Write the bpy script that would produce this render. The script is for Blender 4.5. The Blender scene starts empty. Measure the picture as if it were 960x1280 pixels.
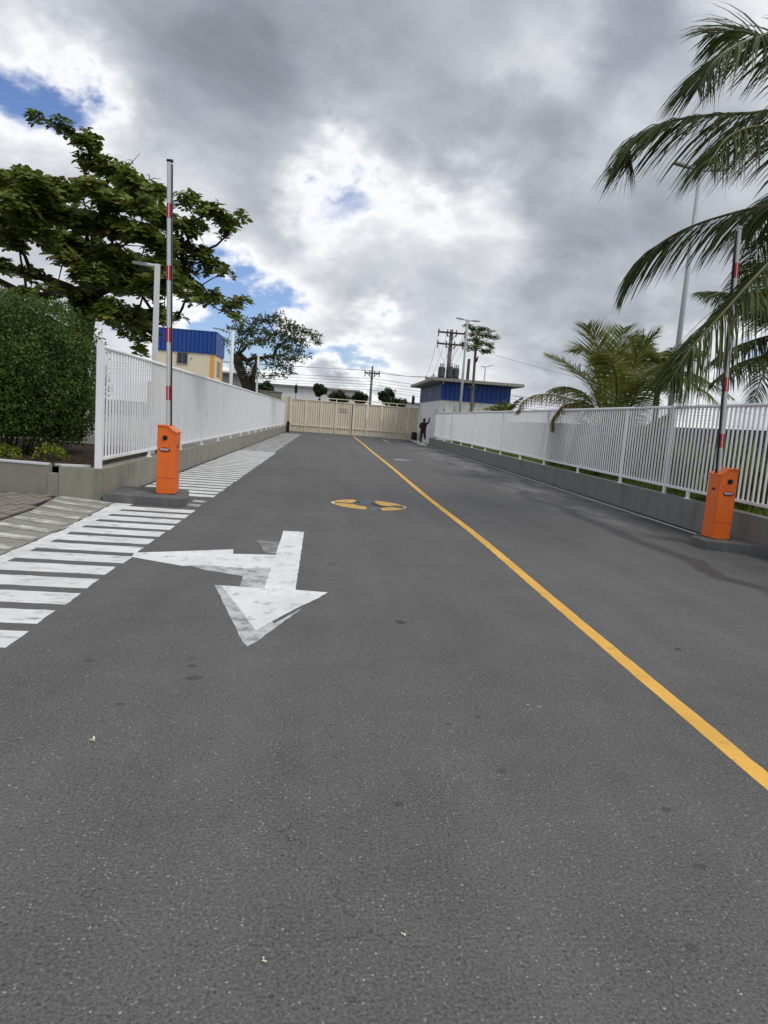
import bpy, bmesh, math, random
from mathutils import Vector, Matrix, noise
S = bpy.context.scene
COL = S.collection
R = random.Random(7)
rad = math.radians

# ---------------------------------------------------------------- camera
F_PX, VP, ROLL, CAM_H = 870.0, (412.0, 519.0), 4.3, 1.5
fy = Vector((VP[0]-480, VP[1]-640, F_PX)).normalized()
dd = Vector((math.cos(rad(ROLL)), math.sin(rad(ROLL)), 0))
upc = -(fy.cross(dd)).normalized()
xr = fy.cross(upc).normalized()
M = Matrix((xr, fy, upc))                       # photo camera axes -> world axes
cx, cy, cz = M @ Vector((1, 0, 0)), M @ Vector((0, -1, 0)), M @ Vector((0, 0, -1))
cam = bpy.data.cameras.new('camera'); camo = bpy.data.objects.new('camera', cam); COL.objects.link(camo)
mw = Matrix((cx, cy, cz)).transposed().to_4x4(); mw.translation = (0, 0, CAM_H); camo.matrix_world = mw
cam.sensor_fit = 'VERTICAL'; cam.sensor_height = 24; cam.lens = F_PX/1280*24
cam.clip_start = .05; cam.clip_end = 3000
S.camera = camo

def ray(u, v): return (M @ Vector((u-480, v-640, F_PX)))
def at(u, v, Y):                                 # point at distance Y up the road that the photo shows at u, v
    d = ray(u, v); d *= Y/d.y; d.z += CAM_H; return d
def G(u, v, z=0):                                # point on the ground
    d = ray(u, v); d *= (z-CAM_H)/d.z; d.z = z; return d

# ---------------------------------------------------------------- light
SUN_EL, SUN_AZ = 52, 128                        # azimuth clockwise from +Y (up the road)
sd = Vector((math.sin(rad(SUN_AZ))*math.cos(rad(SUN_EL)), math.cos(rad(SUN_AZ))*math.cos(rad(SUN_EL)), math.sin(rad(SUN_EL))))
sun = bpy.data.lights.new('sun', 'SUN'); sun.energy = 1.5; sun.angle = rad(24); sun.color = (1, .98, .95)
so = bpy.data.objects.new('sun', sun); COL.objects.link(so); so.rotation_euler = sd.to_track_quat('Z', 'Y').to_euler()
S.view_settings.view_transform = 'Standard'; S.view_settings.look = 'None'
S.view_settings.exposure = 0.25; S.view_settings.gamma = 1; S.view_settings.use_curve_mapping = False

W = bpy.data.worlds.new('World'); S.world = W; W.use_nodes = True
nt = W.node_tree; nt.nodes.clear()
class NT:
    def __init__(s, nt): s.nt = nt
    def n(s, t, **k):
        o = s.nt.nodes.new(t)
        for a, b in k.items(): setattr(o, a, b)
        return o
    def put(s, sock, v):
        if hasattr(v, 'is_linked') or isinstance(v, bpy.types.NodeSocket): s.nt.links.new(v, sock)
        elif v is not None: sock.default_value = v
    def m(s, op, a, b=None, c=None, clamp=False):
        o = s.n('ShaderNodeMath', operation=op, use_clamp=clamp)
        for i, v in enumerate((a, b, c)): s.put(o.inputs[i], v)
        return o.outputs[0]
    def vm(s, op, a, b=None, scale=None):
        o = s.n('ShaderNodeVectorMath', operation=op); s.put(o.inputs[0], a); s.put(o.inputs[1], b)
        if scale is not None: s.put(o.inputs['Scale'], scale)
        return o.outputs['Value'] if op in ('DOT_PRODUCT', 'LENGTH') else o.outputs[0]
    def noise(s, vec, scale, detail=4, rough=.55, col=False, dist=0):
        o = s.n('ShaderNodeTexNoise'); s.put(o.inputs['Vector'], vec); o.inputs['Scale'].default_value = scale
        o.inputs['Detail'].default_value = detail; o.inputs['Roughness'].default_value = rough; o.inputs['Distortion'].default_value = dist
        return o.outputs['Color'] if col else o.outputs['Fac']
    def ramp(s, x, a, b, lo=0., hi=1., smooth=True):
        o = s.n('ShaderNodeMapRange', interpolation_type='SMOOTHSTEP' if smooth else 'LINEAR')
        s.put(o.inputs['Value'], x); s.put(o.inputs['From Min'], a); s.put(o.inputs['From Max'], b)
        s.put(o.inputs['To Min'], lo); s.put(o.inputs['To Max'], hi)
        return o.outputs[0]
    def mix(s, f, a, b, blend='MIX'):
        o = s.n('ShaderNodeMix', data_type='RGBA', blend_type=blend); s.put(o.inputs[0], f)
        for i, v in ((6, a), (7, b)):
            s.put(o.inputs[i], (*v, 1) if isinstance(v, tuple) and len(v) == 3 else v)
        return o.outputs[2]
    def sep(s, v):
        o = s.n('ShaderNodeSeparateXYZ'); s.put(o.inputs[0], v); return o.outputs
    def comb(s, x, y, z):
        o = s.n('ShaderNodeCombineXYZ')
        for i, v in enumerate((x, y, z)): s.put(o.inputs[i], v)
        return o.outputs[0]

w = NT(nt)
sky = w.n('ShaderNodeTexSky', sky_type='NISHITA'); sky.sun_disc = False
sky.sun_elevation = rad(SUN_EL); sky.sun_rotation = rad(SUN_AZ); sky.air_density = 1.0; sky.dust_density = .6; sky.ozone_density = 1.6
dirn = w.vm('NORMALIZE', w.n('ShaderNodeTexCoord').outputs['Generated'])
X_, Y_, Z_ = w.sep(dirn)
zc = w.m('ADD', w.m('MAXIMUM', Z_, 0.0), .48)
plane = w.comb(w.m('DIVIDE', X_, zc), w.m('DIVIDE', Y_, zc), 0.0)      # cloud deck overhead
warp = w.vm('SCALE', w.vm('SUBTRACT', w.noise(plane, 2.8, 6, .6, col=True), (.5, .5, .5)), None, scale=.36)
dw = w.vm('NORMALIZE', w.vm('ADD', dirn, warp))
# where the cloud deck is thick (+) or open (-): photo position, radius in px, weight
CLOUDS = [(20, 120, 80, -.5), (95, 145, 46, -.36), (425, 236, 48, -.5), (480, 250, 34, -.22), (535, 275, 36, -.3), (275, 400, 72, -.85), (330, 425, 40, -.35), (440, 442, 42, -.62), (370, 440, 36, -.3),
          (300, 470, 120, -.22), (890, 465, 60, -.55), (470, 315, 105, -.2), (590, 300, 60, -.22), (400, 290, 40, -.1), (60, 205, 80, -.2), (240, 225, 90, -.15),
          (672, 95, 45, -.3), (770, 190, 65, -.34), (560, 490, 90, -.2), (950, 20, 60, -.2),
          (330, 110, 210, .34), (800, 70, 110, .42), (750, 330, 150, .26), (510, 400, 80, .12), (640, 210, 90, .14), (395, 470, 26, .5), (60, 20, 90, .2)]
acc = None
for u, v, r, wt in CLOUDS:
    d = ray(u, v).normalized(); a = r/F_PX
    e = w.m('EXPONENT', w.m('MULTIPLY', w.m('SUBTRACT', w.vm('DOT_PRODUCT', dw, tuple(d)), 1.0), 2/(a*a)))
    acc = w.m('MULTIPLY_ADD', e, wt, acc if acc is not None else .78)
f1 = w.noise(plane, 1.9, 7, .5, dist=.4)
f2 = w.noise(plane, 5.2, 9, .58, dist=.4)
D = w.m('MULTIPLY_ADD', w.m('SUBTRACT', f1, .5), .75, acc)
D = w.m('MULTIPLY_ADD', w.m('SUBTRACT', f2, .5), w.ramp(D, .4, 1.0, .95, .36), D)
cover = w.ramp(D, .18, .54)
thick = w.ramp(D, .40, 1.14, smooth=False)
lum = w.ramp(thick, 0, 1, .97, .405, smooth=False)
lum = w.m('MULTIPLY_ADD', w.m('SUBTRACT', w.noise(plane, 3.6, 8, .58, dist=.6), .5), w.ramp(thick, .2, .8, .05, .34), lum)
lum = w.m('POWER', w.m('MAXIMUM', lum, .02), 1.45)
cc = w.mix(thick, (1.0, .995, .985), (.885, .965, 1.12))
cloud = w.vm('SCALE', cc, None, scale=lum)
skyc = w.vm('MULTIPLY', w.vm('SCALE', sky.outputs[0], None, scale=.085), (.93, 1.0, 1.28))
out = w.mix(cover, skyc, cloud)
bg = w.n('ShaderNodeBackground'); nt.links.new(out, bg.inputs[0]); bg.inputs[1].default_value = 1.0
nt.links.new(bg.outputs[0], w.n('ShaderNodeOutputWorld').inputs[0])

# ---------------------------------------------------------------- materials
MATS = {}
def newmat(name):
    m = bpy.data.materials.new(name); m.use_nodes = True; m.node_tree.nodes.clear()
    t = NT(m.node_tree); p = t.n('ShaderNodeBsdfPrincipled'); o = t.n('ShaderNodeOutputMaterial')
    t.nt.links.new(p.outputs[0], o.inputs[0]); MATS[name] = m
    return m, t, p, o
def mat(name, c, rough=.6, var=.18, scale=6, bump=0, spec=.35, metal=0, stain=None, stain_amt=0, fine=60):
    m, t, p, o = newmat(name)
    pos = t.n('ShaderNodeNewGeometry').outputs['Position']
    n1 = t.noise(pos, scale, 6, .6); n2 = t.noise(pos, fine, 3, .6)
    f = t.m('ADD', t.m('MULTIPLY', t.m('SUBTRACT', n1, .5), var*2), t.m('MULTIPLY', t.m('SUBTRACT', n2, .5), var))
    col = t.vm('SCALE', c, None, scale=t.m('ADD', f, 1.0))
    if stain:
        st = t.noise(t.vm('MULTIPLY', pos, (1.7, 1.7, .45)), 2.6, 7, .65)
        col = t.mix(t.ramp(st, .5, .68, 0, stain_amt), col, stain)
    t.put(p.inputs['Base Color'], col)
    t.put(p.inputs['Roughness'], t.ramp(n1, .3, .7, max(rough-.1, .05), min(rough+.1, 1)))
    p.inputs['Metallic'].default_value = metal; p.inputs['Specular IOR Level'].default_value = spec
    if bump:
        b = t.n('ShaderNodeBump'); b.inputs['Strength'].default_value = bump; b.inputs['Distance'].default_value = .01
        t.put(b.inputs['Height'], n2); t.nt.links.new(b.outputs[0], p.inputs['Normal'])
    return m
def leafmat(name, c1, c2, c3=None, trans=.25, rough=.45):
    m, t, p, o = newmat(name)
    g = t.n('ShaderNodeNewGeometry'); r = g.outputs['Random Per Island']
    col = t.mix(r, c1, c2)
    if c3: col = t.mix(t.ramp(r, .93, .98), col, c3)
    big = t.noise(g.outputs['Position'], 1.3, 3)
    col = t.vm('SCALE', col, None, scale=t.ramp(big, .3, .7, .75, 1.25))
    t.put(p.inputs['Base Color'], col); p.inputs['Roughness'].default_value = rough; p.inputs['Specular IOR Level'].default_value = .22
    tr = t.n('ShaderNodeBsdfTranslucent'); t.put(tr.inputs[0], col)
    mx = t.n('ShaderNodeMixShader'); mx.inputs[0].default_value = trans
    t.nt.links.new(p.outputs[0], mx.inputs[1]); t.nt.links.new(tr.outputs[0], mx.inputs[2]); t.nt.links.new(mx.outputs[0], o.inputs[0])
    return m

def asphalt_color(t, pos):
    x, y, z = t.sep(pos)
    flat = t.comb(x, y, 0.0)
    big = t.noise(flat, .45, 4, .6); mid = t.noise(flat, 3.0, 4, .6); fine = t.noise(flat, 85, 4, .85)
    lane = t.noise(t.vm('MULTIPLY', flat, (2.2, .12, 1)), 1.0, 3, .55)
    v = t.m('ADD', t.m('MULTIPLY', t.m('SUBTRACT', big, .5), .5), t.m('MULTIPLY', t.m('SUBTRACT', mid, .5), .36))
    v = t.m('ADD', v, t.m('MULTIPLY', t.m('SUBTRACT', lane, .5), .46))
    v = t.m('ADD', v, t.ramp(fine, .36, .66, -.5, .55, smooth=False))
    base = t.m('MULTIPLY', t.m('ADD', v, 1.0), .110)
    vo = t.n('ShaderNodeTexVoronoi'); t.put(vo.inputs['Vector'], t.vm('ADD', flat, t.vm('SCALE', t.noise(flat, 60, 1, .5, col=True), None, scale=.016))); vo.inputs['Scale'].default_value = 66
    rr = t.sep(vo.outputs['Color'])
    chip = t.m('MULTIPLY', t.ramp(vo.outputs['Distance'], t.m('MULTIPLY_ADD', rr[2], .3, .16), .1), t.ramp(rr[0], .5, .56))
    base = t.m('MULTIPLY_ADD', chip, t.m('MULTIPLY_ADD', t.m('MULTIPLY', rr[1], rr[1]), .24, .035), base)
    pit = t.m('MULTIPLY', t.ramp(vo.outputs['Distance'], .42, .2), t.ramp(rr[0], .2, .14))
    base = t.m('MULTIPLY', base, t.m('MULTIPLY_ADD', pit, -.4, 1.0))
    # oil spots
    vs = t.n('ShaderNodeTexVoronoi'); t.put(vs.inputs['Vector'], t.vm('ADD', flat, t.vm('SCALE', t.noise(flat, 9, 3, .6, col=True), None, scale=.06))); vs.inputs['Scale'].default_value = 1.15
    rs = t.sep(vs.outputs['Color'])
    sr = t.m('MULTIPLY_ADD', rs[1], .045, .008)
    spot = t.m('MULTIPLY', t.ramp(vs.outputs['Distance'], t.m('MULTIPLY', sr, 1.25), t.m('MULTIPLY', sr, .75)), t.ramp(rs[0], .35, .4))
    base = t.m('MULTIPLY', base, t.m('MULTIPLY_ADD', spot, -.55, 1.0))
    # hairline cracks
    vc = t.n('ShaderNodeTexVoronoi', feature='DISTANCE_TO_EDGE'); t.put(vc.inputs['Vector'], t.vm('ADD', flat, t.vm('SCALE', t.noise(flat, 2.5, 5, .65, col=True), None, scale=.5))); vc.inputs['Scale'].default_value = .32
    crack = t.m('MULTIPLY', t.ramp(vc.outputs['Distance'], .002, .0005), t.ramp(t.noise(flat, .8, 2), .52, .6))
    base = t.m('MULTIPLY', base, t.m('MULTIPLY_ADD', crack, -.35, 1.0))
    # water run along the right lane and pale silt next to the wall
    yy = t.comb(0.0, y, 0.0)
    cxn = t.m('MULTIPLY_ADD', t.noise(yy, .28, 3, .6), 1.5, 3.95)
    dist = t.m('ABSOLUTE', t.m('SUBTRACT', x, cxn))
    edge = t.m('MULTIPLY', t.m('SUBTRACT', t.noise(flat, 2.2, 5, .65), .5), .34)
    run = t.m('MULTIPLY', t.ramp(t.m('ADD', dist, edge), .2, .08), t.m('MULTIPLY', t.ramp(y, 4, 6), t.ramp(y, 34, 22)))
    base = t.m('MULTIPLY', base, t.m('MULTIPLY_ADD', run, -.48, 1.0))
    silt = t.m('MULTIPLY', t.ramp(t.m('ADD', x, t.m('MULTIPLY', edge, 3.0)), 4.0, 5.2), t.m('MULTIPLY', t.ramp(t.noise(t.vm('MULTIPLY', flat, (1, .35, 1)), .9, 6, .65), .42, .62), t.ramp(y, 8.5, 13)))
    base = t.m('MULTIPLY_ADD', silt, .1, base)
    damp = t.m('MULTIPLY', t.ramp(t.m('ADD', x, t.m('MULTIPLY', edge, 2.0)), 5.2, 6.1), t.ramp(t.noise(t.vm('MULTIPLY', flat, (1, .3, 1)), .8, 5, .65), .4, .52))
    base = t.m('MULTIPLY', base, t.m('MULTIPLY_ADD', damp, -.45, 1.0))
    col = t.vm('SCALE', t.mix(mid, (1.02, .985, .955), (1.0, .985, .97)), None, scale=base)
    return col, fine, vo, flat, run
def make_asphalt():
    m, t, p, o = newmat('asphalt')
    pos = t.n('ShaderNodeNewGeometry').outputs['Position']
    col, fine, vo, flat, run = asphalt_color(t, pos)
    t.put(p.inputs['Base Color'], col); p.inputs['Specular IOR Level'].default_value = .3
    t.put(p.inputs['Roughness'], t.ramp(run, 0, 1, .82, .6))
    b = t.n('ShaderNodeBump'); b.inputs['Strength'].default_value = .45; b.inputs['Distance'].default_value = .004
    t.put(b.inputs['Height'], t.m('SUBTRACT', fine, t.m('MULTIPLY', vo.outputs['Distance'], .5))); t.nt.links.new(b.outputs[0], p.inputs['Normal'])
    return m
def make_paint(name, c, wear, lo=.5, hi=.62, streak=(1, 1, 1), under=None, dirt=.25):
    """road paint, worn through to the asphalt in places"""
    m, t, p, o = newmat(name)
    pos = t.n('ShaderNodeNewGeometry').outputs['Position']
    col, fine, vo, flat, run = asphalt_color(t, pos)
    if under: col = t.vm('SCALE', under, None, scale=t.m('MULTIPLY_ADD', t.noise(flat, 20, 5), .5, .75))
    n = t.noise(t.vm('MULTIPLY', flat, streak), 7, 8, .72)
    n = t.m('ADD', n, t.m('MULTIPLY', t.m('SUBTRACT', fine, .5), .28))
    k = t.ramp(n, lo, hi, 0, wear)
    d = t.m('MULTIPLY_ADD', t.m('SUBTRACT', t.noise(flat, 1.6, 6, .65), .5), dirt*2, 1.0)
    d = t.m('MULTIPLY', d, t.m('MULTIPLY_ADD', t.m('SUBTRACT', t.noise(flat, 60, 3, .7), .5), .3, 1.0))
    yv = t.sep(pos)[1]
    pc = t.vm('SCALE', c, None, scale=d)
    t.put(p.inputs['Base Color'], t.mix(k, pc, col)); p.inputs['Roughness'].default_value = .75; p.inputs['Specular IOR Level'].default_value = .25
    b = t.n('ShaderNodeBump'); b.inputs['Strength'].default_value = .3; b.inputs['Distance'].default_value = .003
    t.put(b.inputs['Height'], fine); t.nt.links.new(b.outputs[0], p.inputs['Normal'])
    return m
make_asphalt()
make_paint('paint_white', (.72, .72, .71), .85, .52, .72, dirt=.32)
make_paint('paint_stripe', (.68, .68, .67), .9, .5, .7, streak=(.5, 1.6, 1), dirt=.35)
make_paint('paint_old', (.56, .56, .54), .92, .42, .6, streak=(.6, 1.5, 1), dirt=.45)
make_paint('paint_ghost', (.52, .52, .51), .8, .42, .68)
make_paint('paint_smear', (.42, .42, .41), .95, .3, .6, streak=(.5, 2, 1))
make_paint('paint_yellow', (.72, .41, .085), .85, .54, .75, dirt=.35)
make_paint('paint_yellow_disc', (.66, .40, .10), .9, .52, .68)
make_paint('paint_dark', (.035, .035, .04), .6, .5, .7)
make_paint('stain_dark', (.05, .05, .05), .75, .1, .9)
make_paint('paint_blue', (.12, .16, .21), .8, .45, .7)
make_paint('paint_apron', (.58, .58, .54), .95, .4, .56, streak=(.6, 1.4, 1), under=(.26, .25, .215))
mat('concrete_left', (.265, .255, .21), .85, .16, 2.5, .25, .2, stain=(.12, .12, .09), stain_amt=.5)
mat('concrete_right', (.2, .205, .195), .85, .14, 2.0, .2, .2, stain=(.11, .115, .1), stain_amt=.55)
mat('concrete_apron', (.26, .25, .215), .9, .2, 3, .3, .2, stain=(.15, .14, .11), stain_amt=.6)
mat('kerb_grey', (.12, .12, .12), .85, .3, 5, .3, .2, stain=(.24, .23, .21), stain_amt=.5)
mat('gutter_dirt', (.035, .034, .032), .9, .3, 6, .3, .15)
mat('white_line_dirty', (.6, .6, .59), .8, .35, 4)
mat('paver_brick', (.23, .2, .172), .9, .38, 5, .4, .15)
mat('joint_sand', (.03, .025, .022), 1, .3, 20, .2, .1)
mat('soil', (.06, .045, .032), 1, .4, 8, .6, .1)
mat('white_cap', (.6, .61, .62), .7, .2, 4)
mat('fence_white', (.8, .81, .83), .5, .06, 1.5, 0, .3, stain=(.55, .53, .5), stain_amt=.3)
mat('fence_white_right', (.82, .83, .86), .5, .06, 1.5, 0, .3, stain=(.55, .54, .52), stain_amt=.3)
mat('rail_top', (.42, .42, .42), .5, .2, 4)
mat('cabinet_orange', (.80, .155, .018), .38, .07, 3, 0, .45, stain=(.5, .12, .03), stain_amt=.25)
mat('badge_red', (.22, .012, .014), .3, .1, 20)
mat('badge_white', (.75, .7, .72), .5, .05, 20)
mat('black_plastic', (.012, .012, .014), .35, .2, 20)
mat('boom_alu', (.52, .53, .55), .4, .08, 3, 0, .5, metal=.35)
mat('boom_red', (.4, .022, .04), .4, .1, 5)
mat('gate_beige', (.71, .65, .51), .55, .07, 1.2, 0, .3, stain=(.45, .37, .26), stain_amt=.35)
mat('gate_mark', (.34, .29, .22), .7, .1, 5)
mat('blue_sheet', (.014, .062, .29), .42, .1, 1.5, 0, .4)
mat('blue_sheet_shaded', (.05, .085, .19), .5, .1, 1.5, 0, .3)  # same blue cladding, shade of the road-facing side put into the colour
mat('wall_white', (.72, .72, .77), .8, .06, 2, .05, .2)
mat('wall_mouldy', (.66, .66, .63), .85, .15, 1.5, .1, .2, stain=(.16, .15, .13), stain_amt=.75)
mat('wall_cream', (.76, .67, .5), .8, .07, 2, .05, .2)
mat('wall_orange', (.75, .4, .1), .7, .08, 2)
mat('roof_slab', (.3, .285, .26), .85, .2, 2, .2, .2, stain=(.13, .125, .115), stain_amt=.5)
mat('glass_dark', (.015, .02, .025), .12, .2, 2, 0, .6)
mat('louvre_grey', (.3, .3, .3), .6, .1, 3)
mat('wall_grey', (.2, .205, .2), .85, .18, 1.5, .1, .2, stain=(.1, .1, .09), stain_amt=.5)
mat('wall_dark', (.085, .09, .1), .85, .18, 1.5, .1, .2)
mat('wall_moss', (.2, .21, .17), .9, .25, 2, .1, .2)
mat('pole_white', (.68, .69, .69), .45, .08, 2)
mat('pole_grey', (.36, .38, .4), .5, .12, 2)
mat('pole_concrete', (.15, .145, .14), .85, .2, 3, .1)
mat('lamp_head', (.3, .32, .35), .4, .1, 4)
mat('wood_dark', (.06, .05, .042), .85, .25, 4)
mat('transformer', (.07, .072, .078), .55, .2, 4)
mat('insulator', (.11, .07, .05), .3, .1, 8)
mat('wire_black', (.02, .02, .022), .6, .1, 8)
mat('bark_dark', (.045, .036, .028), .95, .3, 12, .6, .1)
mat('bark_grey', (.16, .145, .12), .95, .25, 10, .4, .1)
mat('bark_palm', (.14, .12, .095), .95, .3, 10, .6, .1)
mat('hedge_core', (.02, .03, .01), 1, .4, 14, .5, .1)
mat('twig', (.09, .08, .07), .95, .3, 15, .3, .1)
mat('yard_ground', (.3, .29, .26), .95, .2, 1, .2, .1)
mat('ground_far', (.13, .13, .1), 1, .3, .2, 0, .1)
mat('turf', (.06, .085, .022), 1, .35, 3, .4, .1)
mat('stone_white', (.62, .62, .6), .85, .2, 9, .2)
leafmat('leaf_almond', (.08, .118, .02), (.19, .245, .04), (.2, .11, .03), .36, .38)
leafmat('leaf_hedge', (.03, .065, .012), (.1, .165, .028), (.17, .21, .035), .28, .5)
leafmat('leaf_fine', (.04, .06, .018), (.1, .125, .045), None, .3)
leafmat('leaf_far', (.02, .035, .012), (.045, .07, .022), None, .2)
leafmat('leaf_papaya', (.07, .1, .018), (.16, .2, .04), None, .35)
leafmat('leaf_palm', (.03, .048, .011), (.08, .105, .021), (.15, .13, .045), .32, .5)
leafmat('leaf_palm_young', (.1, .13, .022), (.235, .25, .05), (.28, .22, .07), .4, .4)
leafmat('leaf_palm_dry', (.16, .11, .03), (.24, .18, .045), (.09, .1, .03), .35, .5)
leafmat('leaf_grass', (.08, .12, .018), (.2, .24, .04), (.2, .16, .06), .35)
leafmat('leaf_lime', (.15, .2, .02), (.3, .36, .045), (.34, .16, .03), .45)
mat('rachis', (.085, .085, .03), .5, .15, 6)
mat('skin', (.075, .038, .024), .5, .1, 20)
mat('hair', (.01, .009, .008), .7, .2, 30)
mat('shirt', (.05, .014, .018), .85, .25, 14)
mat('trousers', (.042, .015, .018), .85, .25, 14)
mat('shoe', (.012, .011, .011), .5, .2, 20)
mat('petal', (.7, .66, .42), .7, .2, 40)
mat('leaf_litter', (.07, .045, .025), .9, .3, 30)

# ---------------------------------------------------------------- mesh helpers
class MB:
    def __init__(s): s.v = []; s.f = []; s.mi = []; s.mats = []
    def mid(s, m):
        if m not in s.mats: s.mats.append(m)
        return s.mats.index(m)
    def add(s, vs, fs, m=None):
        o = len(s.v); s.v += [tuple(p) for p in vs]; i = s.mid(m) if m else 0
        for f in fs: s.f.append(tuple(a+o for a in f)); s.mi.append(i)
    def box(s, x0, x1, y0, y1, z0, z1, m=None):
        s.add([(x0,y0,z0),(x1,y0,z0),(x1,y1,z0),(x0,y1,z0),(x0,y0,z1),(x1,y0,z1),(x1,y1,z1),(x0,y1,z1)],
              [(0,3,2,1),(4,5,6,7),(0,1,5,4),(1,2,6,5),(2,3,7,6),(3,0,4,7)], m)
    def prism(s, poly, z0, z1, m=None):
        n = len(poly); a = sum(poly[i][0]*poly[(i+1) % n][1]-poly[(i+1) % n][0]*poly[i][1] for i in range(n))
        if a < 0: poly = poly[::-1]
        s.add([(p[0],p[1],z0) for p in poly]+[(p[0],p[1],z1) for p in poly],
              [tuple(range(n))[::-1], tuple(range(n, 2*n))]+[(i,(i+1) % n,n+(i+1) % n,n+i) for i in range(n)], m)
    def sheet(s, poly, z, m=None):
        n = len(poly); a = sum(poly[i][0]*poly[(i+1) % n][1]-poly[(i+1) % n][0]*poly[i][1] for i in range(n))
        if a < 0: poly = poly[::-1]
        s.add([(p[0],p[1],z) for p in poly], [tuple(range(n))], m)
    def tube(s, pts, rs, n=8, m=None, cap=True):
        pts = [Vector(p) for p in pts]
        if not hasattr(rs, '__len__'): rs = [rs]*len(pts)
        vs, fs = [], []; a = None
        for i, p in enumerate(pts):
            t = (pts[min(i+1, len(pts)-1)]-pts[max(i-1, 0)]).normalized()
            if a is None: a = t.orthogonal().normalized()
            a = (a - t*a.dot(t)); a = a.normalized() if a.length > 1e-6 else t.orthogonal().normalized()
            b = t.cross(a)
            for k in range(n):
                g = 2*math.pi*k/n; vs.append(p+(a*math.cos(g)+b*math.sin(g))*rs[i])
        for i in range(len(pts)-1):
            for k in range(n):
                fs.append((i*n+k, i*n+(k+1) % n, (i+1)*n+(k+1) % n, (i+1)*n+k))
        if cap: fs += [tuple(range(n))[::-1], tuple(range((len(pts)-1)*n, len(pts)*n))]
        s.add(vs, fs, m)
    def mesh(s, name, m=None, smooth=False, bevel=0):
        me = bpy.data.meshes.new(name); me.from_pydata(s.v, [], s.f)
        for k in ([m] if m else s.mats): me.materials.append(MATS[k])
        if not m and len(s.mats) > 1: me.polygons.foreach_set('material_index', s.mi)
        if bevel:
            b = bmesh.new(); b.from_mesh(me)
            bmesh.ops.bevel(b, geom=b.edges[:], offset=bevel, segments=2, affect='EDGES', clamp_overlap=True); b.to_mesh(me); b.free()
        if smooth: me.polygons.foreach_set('use_smooth', [True]*len(me.polygons))
        me.update(); return me
    def build(s, name, m=None, parent=None, smooth=False, bevel=0):
        return obj(name, s.mesh(name, m, smooth, bevel), parent)
def obj(name, me, parent=None):
    o = bpy.data.objects.new(name, me); COL.objects.link(o)
    if parent:
        o.parent = parent; o.matrix_parent_inverse = parent_world(parent).inverted()
    return o
def parent_world(p):
    m = Matrix.LocRotScale(p.location, p.rotation_euler, p.scale)
    return (parent_world(p.parent) @ p.matrix_parent_inverse @ m) if p.parent else m
def tag(o, label, cat, group=None):
    o['label'] = label; o['category'] = cat
    if group: o['group'] = group
    return o
def thing(name, label, cat, loc=(0,0,0), group=None):
    o = bpy.data.objects.new(name, None); o.empty_display_size = .1; COL.objects.link(o); o.location = loc
    return tag(o, label, cat, group)
def struct(o): o['kind'] = 'structure'; return o
def ngon(cx, cy, r, n, z=None): return [(cx+r*math.cos(2*math.pi*k/n), cy+r*math.sin(2*math.pi*k/n)) for k in range(n)]

# ---------------------------------------------------------------- ground and road
LW, LWX = -3.25, -3.47                       # left wall face, back
def RX(Y): return 6.30+.0117*(Y-9)           # right wall face drifts outwards
b = MB(); b.sheet([(-900,-300),(900,-300),(900,1600),(-900,1600)], -.03); struct(b.build('ground', 'ground_far'))
b = MB(); b.sheet([(-12,-14),(14,-14),(14,8.4),(RX(8.4)+.1,8.4),(RX(56)+.1,56),(7.5,56),(7.5,75),(-30,75),(-30,56),(-3.3,56),(-3.3,10.5),(-12,10.5)], 0)
road = struct(b.build('road', 'asphalt'))
def ragged(poly, j=.007, step=.06):
    out = []; n = len(poly)
    for i in range(n):
        a, c = Vector((*poly[i][:2],0)), Vector((*poly[(i+1) % n][:2],0)); L = (c-a).length; k = max(1, int(L/step)); nr = Vector((c.y-a.y, a.x-c.x, 0)).normalized()
        for q in range(k):
            p = a.lerp(c, q/k); f = (noise.noise(p*9)+.7*noise.noise(p*31))*j; p = p+nr*f*(1 if q else .4); out.append((p.x, p.y))
    return out
def marking(name, poly, m, z=.004, parent=None):
    b = MB(); b.sheet(ragged(poly), z*.35); return b.build(name, m, parent or road)
# hatched walkway along the left edge
PER = .474
def stripe_mesh(x0, x1, m, v):
    b = MB(); p = ragged([(x0,-.175+10*v),(x1,-.16+10*v),(x1,.16+10*v),(x0,.145+10*v)], .011, .07); b.sheet([(x, y-10*v) for x, y in p], 0); return b.mesh('stripe', m)
sm = [stripe_mesh(-2.82, -1.83-R.uniform(-.02,.03), 'paint_stripe', v) for v in range(5)]
sl = [stripe_mesh(-3.2, -1.86-R.uniform(-.02,.03), 'paint_stripe', v+5) for v in range(4)]
so_ = [stripe_mesh(-3.2, -1.92, 'paint_old', v+9) for v in range(4)]
for k in range(-1, 98):
    y = 4.42-.14+PER*k
    if y > 50: break
    if 10.35 < y < 11.55: 
        continue
    o = obj('stripe', R.choice(sm if y < 10.4 else (sl if y < 26 else so_)), road); o.location = (0, y, .0014)
for y in (10.62, 11.1):
    o = marking('stripe', [(-2.06,y-.1),(-1.86,y-.1),(-1.86,y+.14),(-2.06,y+.14)], 'paint_old')
b = MB(); pts = []
for k in range(40):
    y = 3.4+k*.18; pts.append((-2.86+.03*noise.noise((y*1.3,3,0))-.0*y, y))
left = [(x-.07-.02*noise.noise((y*4,9,0))-(.14 if y > 8 else 0)*(y-8)*.35, y) for x, y in pts]; right = [(x+.085, y) for x, y in pts]
b.sheet(left[::1]+right[::-1], .0026); b.build('edge_line', 'paint_stripe', road)
b = MB(); L_, R_ = [], []
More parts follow.
